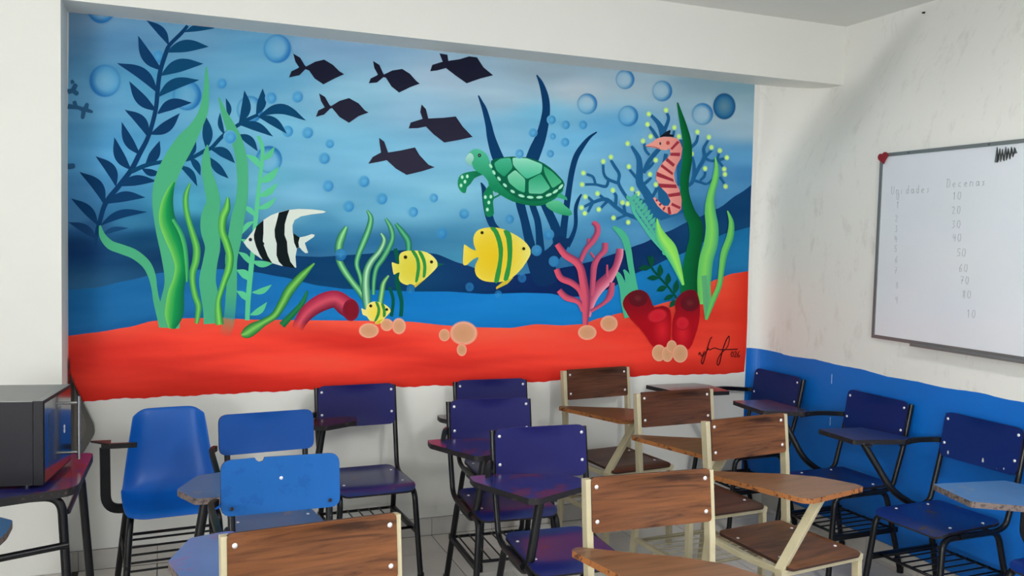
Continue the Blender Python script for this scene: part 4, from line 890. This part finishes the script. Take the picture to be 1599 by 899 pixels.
def brown_chair(name, loc, ang, label, plate=M_wood, scale=1, zt=.92, w_=.412, tab=True, tabpts=None):
    r = empty(name, (loc[0], loc[1], 0), R(ang), label, 'chair', 'walnut tablet arm chairs', scale)
    P, f = backplate(w_, zt-.168, zt, .016, .011, 0, -.022, .014)
    bp = part(r, 'backrest', ('wbp', plate.name, zt, w_), lambda: slab('backrest', P, f, .012, [plate, M_edgebrown]))
    for sx in (-1, 1):
        for zz in (zt-.03, zt-.135): p = f(sx*(w_/2-.018), zz); screw(bp, (p.x, p.y-.0005, p.z))
    P2 = roundpoly([(-.195,-.47),(.195,-.47),(.18,-.05),(-.18,-.05)], [.03,.03,.03,.03])
    def fs(u, v):
        z = .462-.012*math.sin(min(1, max(0, (-.05-v)/.42))*math.pi)
        if v < -.40: z -= .016*((-.40-v)/.07)**2
        return Vector((u, v, z))
    st = part(r, 'seat', ('wst', plate.name), lambda: slab('seat', P2, fs, .012, [plate, M_edgebrown], .035))
    for sx in (-1, 1):
        for yy in (-.37, -.14): p = fs(sx*.15, yy); screw(st, (p.x, p.y, p.z+.0008), True)
    for sx in (-1, 1):
        def post():
            q = MB(); q.tube([(sx*.218, .004, zt-.008), (sx*.218, -.022, .70), (sx*.213, -.045, .46), (sx*.213, .02, 0)], 0, rect=(.022, .036), up=(1,0,0)); return q.me('rear_post', [M_beige])
        part(r, 'leg', ('wpost', sx, zt), post)
        def fleg():
            q = MB(); q.tube([(sx*.208, -.43, .44), (sx*.212, -.44, 0)], 0, rect=(.022, .034), up=(1,0,0)); return q.me('front_leg', [M_beige])
        part(r, 'leg', ('wfl', sx), fleg)
        def rail():
            q = MB(); pts = [(sx*.208, -.05-t*.40/8, fs(0, -.05-t*.40/8).z-.026) for t in range(9)]; q.tube(pts, 0, rect=(.022, .024), up=(1,0,0)); return q.me('seat_rail', [M_beige])
        part(r, 'seat_rail', ('wrail', sx), rail)
        def sbar():
            q = MB(); q.tube([(sx*.213, -.43, .20), (sx*.213, -.02, .20)], 0, rect=(.020, .020), up=(1,0,0)); return q.me('side_bar', [M_beige])
        part(r, 'side_bar', ('wsb', sx), sbar)
    def cb():
        q = MB(); q.tube([(-.20,0,.425),(.20,0,.425)], 0, rect=(.022,.022)); return q.me('seat_brace', [M_beige])
    for yy in (-.44, -.05): part(r, 'seat_brace', ('wcb',), cb).location = (0, yy, 0)
    def rk():
        q = MB(); q.tube([(-.1,-.41,.20),(.20,-.41,.20),(.20,-.04,.20),(-.20,-.04,.20),(-.20,-.41,.20),(-.1,-.41,.20)], .009, 8); return q.me('rack_bar', [M_beige])
    rack = part(r, 'book_rack', ('wrk',), rk)
    for i in range(6):
        def rod():
            q = MB(); q.tube([(-.206,0,.206),(.206,0,.206)], .003, 6); return q.me('rack_rod', [M_beige])
        o = part(rack, 'rod', ('wrod',), rod); o.location = (0, -.36+i*.055, 0)
    if tab:
        tp = tabpts or [(-.315,-.105),(-.285,-.085),(-.15,-.175),(-.03,-.245),(.07,-.335),(.13,-.47),(.125,-.515),(-.18,-.55),(-.215,-.53),(-.27,-.30)]
        key = ('wtab', str(tp))
        o = part(r, 'writing_tablet', key, lambda: slab('writing_tablet', smoothpoly(roundpoly(tp, .01, 2), 1), lambda u, v: Vector((u, v, .735)), .019, [M_woodtab, M_edgewood], .07))
        def sup():
            q = MB(); q.tube([(-.208, -.425, .43), (-.07, -.48, .708)], 0, rect=(.024, .036), up=(1,.2,0)); return q.me('tablet_support', [M_beige])
        part(o, 'tablet_support', ('wsup',), sup)
        def br():
            q = MB(); q.tube([(-.15,-.46,.7105),(.06,-.46,.7105)], 0, rect=(.03,.010)); return q.me('bracket', [M_beige])
        part(o, 'bracket', ('wbr',), br)
        def ar():
            q = MB(); q.tube([(-.215, -.015, .70), (-.25, -.14, .708)], 0, rect=(.022, .016)); return q.me('arm_bar', [M_beige])
        part(o, 'arm_bar', ('war',), ar)
    return r
N_ = 'tablet_chair'
blue_chair(N_, (.905, 4.475), 3, 'navy chair against the wall right of the two faded blue backrests, maroon tablet', tab=M_tabred, tabpts=[(-.33,.02),(-.20,.03),(-.06,-.01),(-.01,-.06),(-.03,-.14),(-.20,-.22),(-.34,-.14)], sup=(-.19,-.10), tz=.715)
blue_chair(N_, (1.650, 4.485), -1, 'navy chair against the wall, rearmost of the three navy chairs in a column', tab=M_tabred)
blue_chair(N_, (1.447, 3.945), -2, 'navy chair, middle of the three navy chairs in a column, maroon patch on tablet', plate=M_navy)
blue_chair(N_, (1.437, 3.305), -2, 'navy chair, frontmost of the three navy chairs in a column, violet shine on seat', plate=M_navy)
blue_chair(N_, (.395, 3.875), 6, 'mid blue chair behind the faded one with a worn grey-edged tablet on its left', plate=M_light2, seat=M_tabworn, tab=M_tabworn, tabedge=M_edgeworn, tz=.70, frame=M_blackworn, screws=False,
  tabpts=[(-.415,-.45),(-.32,-.28),(-.18,-.26),(-.08,-.36),(-.12,-.52),(-.26,-.61),(-.37,-.59)], sup=(-.32,-.50), armto=(-.24,-.31), ph=.168, postx=.165)
c3 = blue_chair(N_, (.365, 3.085), 1, 'faded light blue chair with a chipped top edge behind the front walnut backrest', plate=M_light, seat=M_tabworn, tab=M_tabsky, tabedge=M_edgeworn, tz=.738, frame=M_blackworn, screws=False, ph=.185, postx=.165, notch=True,
  tabpts=[(-.20,-.33),(-.31,-.36),(-.375,-.54),(-.33,-.74),(-.12,-.80),(.0,-.66),(-.06,-.44)], sup=(-.22,-.56), armto=(-.22,-.38))
for ch in c3.children:
    if ch.name.startswith('backrest'):
        screw(ch, (.0, -.011, .800))
        for x_ in (-.165, .165):
            q = MB(); q.tube([(x_, -.036, .715), (x_, -.042, .715)], .006, 10); obj('bolt', q.me('bolt', [M_edgedark]), ch)
blue_chair(N_, (3.455, 4.335), -88, jf=False, label= 'dark blue chair in the corner with a red-topped tablet held out before it', plate=M_navyd, seat=M_blueseat, tab=M_tabred, tz=.79,
  tabpts=[(-.26,-.78),(-.24,-.44),(-.16,-.39),(.06,-.40),(.03,-.72)], sup=(-.02,-.55), armto=(-.17,-.42))
blue_chair(N_, (3.472, 3.545), -88, jf=False, label= 'dark blue chair at the right wall, second from the corner, brownish tablet', plate=M_navyd, seat=M_blueseat, tab=M_tabred, tz=.755,
  tabpts=[(-.63,-.45),(-.60,-.22),(-.26,-.22),(-.235,-.27),(-.33,-.48)], sup=(-.36,-.34), armto=(-.30,-.25))
h3 = blue_chair(N_, (3.482, 2.91), -88, jf=False, label= 'dark blue chair at the right edge against the blue wall, third from the corner', plate=M_navyd, seat=M_blueseat, tab=M_navyd, tabedge=M_edgedark, tz=.74,
  tabpts=[(-.57,-.45),(-.53,-.20),(-.28,-.14),(-.25,-.20),(-.32,-.46)], sup=(-.34,-.38), armto=(-.29,-.20))
blue_chair(N_, (3.482, 2.22), -88, jf=False, label= 'chair mostly beyond the right edge with a worn blue tablet showing', plate=M_navyd, seat=M_blueseat, tab=M_tabworn, tabedge=M_edgeworn, tz=.705,
  tabpts=[(-.42,-.60),(-.36,-.26),(-.14,-.20),(-.04,-.46),(-.19,-.665)], sup=(-.16,-.40), armto=(-.20,-.24))
blue_chair(N_, (-.80, 2.77), 180, 'chair beyond the left edge with only a faded blue tablet corner showing', plate=M_light, seat=M_tabworn, tab=M_tabworn, tabedge=M_edgeworn, tz=.70, frame=M_blackworn,
  tabpts=[(-.30,-.08),(-.335,-.28),(-.335,-.40),(-.27,-.47),(-.10,-.46),(.02,-.20),(-.15,-.08)], sup=(-.16,-.30))
brown_chair(N_, (.345, 2.215), 6, 'walnut chair nearest the camera at the lower left, only its backrest showing', w_=.43)
brown_chair(N_, (1.425, 2.395), -1, 'walnut chair in the front middle, its wide backrest above the frame bottom', w_=.425)
brown_chair(N_, (2.29, 3.075), 7, 'walnut chair at right with a large chipped tablet and seat in full view')
brown_chair(N_, (2.335, 3.715), 4, 'walnut chair behind the large-tablet one, below the red tablet', plate=M_wood2)
brown_chair(N_, (2.285, 4.475), 8, 'walnut chair against the back wall under the red sponges of the mural', plate=M_wood2)

for ch in h3.children:
    if ch.name.startswith('backrest'):
        for x_, z_, a_, b_ in ((-.155,.688,.005,.010), (.025,.690,.005,.016), (.10,.672,.004,.004), (.135,.684,.003,.005)):
            V = [(0, 0, 0)]+[(a_*math.cos(2*math.pi*k/10), 0, b_*math.sin(2*math.pi*k/10)) for k in range(10)]
            o = obj('paint_chip', mesh('paint_chip', V, [(0, 1+(k+1) % 10, 1+k) for k in range(10)], M_screw), ch); o.location = (x_, -.030+.030*(z_-.665)/.21-.012*(x_/.2)**2-.0012, z_)
# moulded plastic bucket chair
def bucket():
    A = atz(262, 636, .84); r = empty('bucket_chair', (.0, 4.235, 0), R(5), 'bright blue moulded plastic chair against the wall at left, tablet missing from its arm', 'chair')
    prof = [(.845,.006,.150),(.83,-.002,.152),(.78,-.012,.158),(.70,-.024,.170),(.62,-.038,.182),(.55,-.055,.192),(.51,-.075,.198),(.485,-.105,.202),(.470,-.15,.203),(.465,-.21,.203),(.466,-.27,.202),(.468,-.315,.200),(.463,-.345,.196),(.448,-.362,.190)]
    nu = 16; V = []; F = []
    for i, (z, y, hw) in enumerate(prof):
        k = i/(len(prof)-1)
        for j in range(nu+1):
            u = j/nu*2-1; au = abs(u)
            curl = .030*max(0, (au-.55)/.45)**2
            corner = 0
            if i < 3: corner = (.03 if i == 0 else .012 if i == 1 else 0)*max(0, (au-.62)/.38)**2
            if i > len(prof)-4: corner = .02*max(0, (au-.6)/.4)**2
            if k < .5: V.append((u*hw, y-curl*1.0-.012*au*au, z-corner))
            else: V.append((u*hw, y+corner*1.2, z+curl*(1.0 if i < len(prof)-3 else .4)))
    W_ = nu+1
    for i in range(len(prof)-1):
        for j in range(nu): a = i*W_+j; F.append((a, a+1, a+W_+1, a+W_))
    me_ = mesh('seat_shell', V, F, M_plastic, None, True); o = obj('seat_shell', me_, r)
    sd = o.modifiers.new('thickness', 'SOLIDIFY'); sd.thickness = .007; sd.offset = 0
    ss = o.modifiers.new('smooth', 'SUBSURF'); ss.levels = 1; ss.render_levels = 2
    for sx in (-1, 1):
        q = MB(); q.tube(bend([(sx*.16,-.20,.44),(sx*.175,-.33,.44),(sx*.205,-.39,0)], .05), .014, 10); obj('leg', q.me('leg', [M_black]), r)
        q = MB(); q.tube(bend([(sx*.16,-.20,.44),(sx*.175,-.08,.44),(sx*.215,.06,0)], .05), .014, 10); obj('leg', q.me('leg', [M_black]), r)
        q = MB(); q.tube([(sx*.192,-.37,.255),(sx*.192,-.01,.255)], 0, rect=(.014,.014)); obj('side_bar', q.me('side_bar', [M_black]), r)
    rk = MB(); rk.tube([(-.192,-.36,.215),(-.192,-.03,.285),(.192,-.03,.285),(.192,-.36,.215)], .0075, 8); rack = obj('book_rack', rk.me('book_rack', [M_black]), r)
    for i in range(5):
        t = (i+.6)/5.2; q = MB(); q.tube([(-.19,-.04-.32*t,.283-.068*t),(.19,-.04-.32*t,.283-.068*t)], .0050, 6); obj('rod', q.me('rod', [M_black]), rack)
    q = MB(); q.tube([(-.16,-.26,.44),(.16,-.26,.44)], .008, 8); obj('seat_brace', q.me('seat_brace', [M_black]), r)
    q = MB(); q.tube(bend([(-.10,-.14,.445),(-.262,-.16,.445),(-.266,-.17,.72)], .07, 8), 0, rect=(.016,.040), up=(0,1,0)); arm = obj('arm_post', q.me('arm_post', [M_black]), r)
    q = MB(); q.tube([(-.280,-.172,.726),(-.140,-.172,.722)], 0, rect=(.026,.020)); obj('arm_bar', q.me('arm_bar', [M_black]), arm)
    q = MB(); q.add([(-.32,-.12,.734),(-.24,-.13,.734),(-.245,-.21,.734),(-.32,-.12,.742),(-.24,-.13,.742),(-.245,-.21,.742)], [(0,1,2),(5,4,3),(0,3,4,1),(1,4,5,2),(2,5,3,0)]); obj('mounting_plate', q.me('mounting_plate', [M_black]), arm)
bucket()

# ------------------------------------------------------------------ left: table, microwave, leaning panel
def table():
    zt = .76; r = empty('school_table', (-.55, 3.5, 0), 0, 'table with a glossy violet-blue top and black tube legs under the microwave', 'table')
    c = [atz(115,761,zt), atz(146,707,zt)]
    P = [(-1.15, 3.02), (c[0].x-.02, c[0].y-.01), (c[0].x+.012, c[0].y+.03), (c[1].x, c[1].y-.01), (c[1].x-.02, c[1].y+.012), (-1.15, 3.72)]
    P = [(x+.55, y-3.5) for x, y in P]
    obj('tabletop', slab('tabletop', roundpoly(P, .02, 3), lambda u, v: Vector((u, v, zt)), .028, [M_tab, M_edgedark], .1), r)
    def leg(pts, rad=.0135, name='leg'):
        q = MB(); q.tube(bend([(x+.55, y-3.5, z) for x, y, z in pts], .06, 8), rad, 12); obj(name, q.me(name, [M_black]), r)
    leg([(-.50,3.36,.716),(-.345,3.36,.716),(-.305,3.33,0)], .0155); leg([(-.50,3.71,.716),(-.315,3.71,.716),(-.262,3.73,0)], .0155)
    leg([(-1.07,3.06,.716),(-1.08,3.04,0)]); leg([(-1.07,3.66,.716),(-1.08,3.70,0)])
    leg([(-.325,3.37,.655),(-.318,3.70,.655)], .009, 'rail'); leg([(-.325,3.345,.545),(-1.07,3.06,.545)], .0125, 'foot_bar'); leg([(-1.07,3.08,.70),(-1.07,3.64,.70)], .009, 'rail')
table()
def microwave():
    zb, zt = .772, 1.06
    n = atz(67, 626, zt); f = atz(110, 600, zt)
    d = Vector((f.x-n.x, f.y-n.y, 0)).normalized(); L_ = .335; ang = math.atan2(d.y, d.x)-math.pi/2
    r = empty('microwave', (n.x, n.y, .76), ang, 'dark microwave oven with a grey top and chrome door handle at the left edge', 'microwave')
    h = zt-.76; b0 = .012
    q = MB(); q.box((-.50, 0, b0), (-.032, L_, h-.002)); obj('body', q.me('body', [M_mwside]), r)
    q = MB(); q.box((-.50, -.001, h-.002), (-.032, L_, h)); obj('top_panel', q.me('top_panel', [M_mwtop]), r)
    q = MB(); q.box((-.030, -.001, b0), (0, L_, h)); door = obj('door', q.me('door', [M_mwside]), r)
    q = MB(); q.box((-.030,.0, h+.0002), (0, L_, h+.001)); obj('door_edge', q.me('door_edge', [M_mwtop]), door)
    q = MB(); q.box((.0002, .008, b0+.008), (.003, L_-.008, h-.010)); obj('door_glass', q.me('door_glass', [M_mwfront]), door)
    q = MB(); q.box((.003, .055, .055), (.0038, .20, h-.055)); obj('window_rim', q.me('window_rim', [M_gloss]), door)
    q = MB(); q.tube([(.042, L_-.055, .03), (.042, L_-.055, h-.035)], .0065, 10)
    for zz in (.055, h-.06): q.tube([(.003, L_-.055, zz), (.042, L_-.055, zz)], .005, 8)
    obj('handle', q.me('handle', [M_chrome]), door)
    for i, zz in enumerate((.16, .145)):
        q = MB(); q.tube([(.0035, L_-.095+.006*math.cos(2*math.pi*k/10), zz+.007*math.sin(2*math.pi*k/10)) for k in range(11)], .0012, 5); obj('door_mark', q.me('door_mark', [M_screw]), door)
    for x in (-.46, -.06):
        for y in (.04, L_-.04): q = MB(); q.tube([(x, y, 0), (x, y, b0+.002)], .012, 10); obj('foot', q.me('foot', [M_gloss]), r)
microwave()
def lean():
    Y = D-.05
    pts = [aty(107, 574, Y), aty(113, 594, Y), aty(147, 663, Y), aty(148, 677, Y), aty(132, 704, Y), aty(119, 722, Y)]
    c = Vector((-.40, Y, .76))
    P = [(p.x-c.x, p.z-c.z) for p in pts]+[(XL+.01-c.x, pts[-1].z-.03-c.z), (XL+.01-c.x, pts[0].z+.05-c.z)]
    r = empty('framed_panel', tuple(c), 0, 'black-rimmed glossy panel leaning on the wall behind the microwave', 'panel')
    obj('rim', slab('rim', roundpoly(P, .012, 3), lambda u, v: Vector((u, 0, v)), .04, [M_gloss]), r)
    cx = sum(p[0] for p in P)/len(P); cz = sum(p[1] for p in P)/len(P)
    Q = [(cx+(x-cx)*.50, cz+(z-cz)*.72) for x, z in P]
    obj('face', slab('face', roundpoly(Q, .01, 3), lambda u, v: Vector((u, -.002, v)), .0015, [M_tinted]), r)
lean()
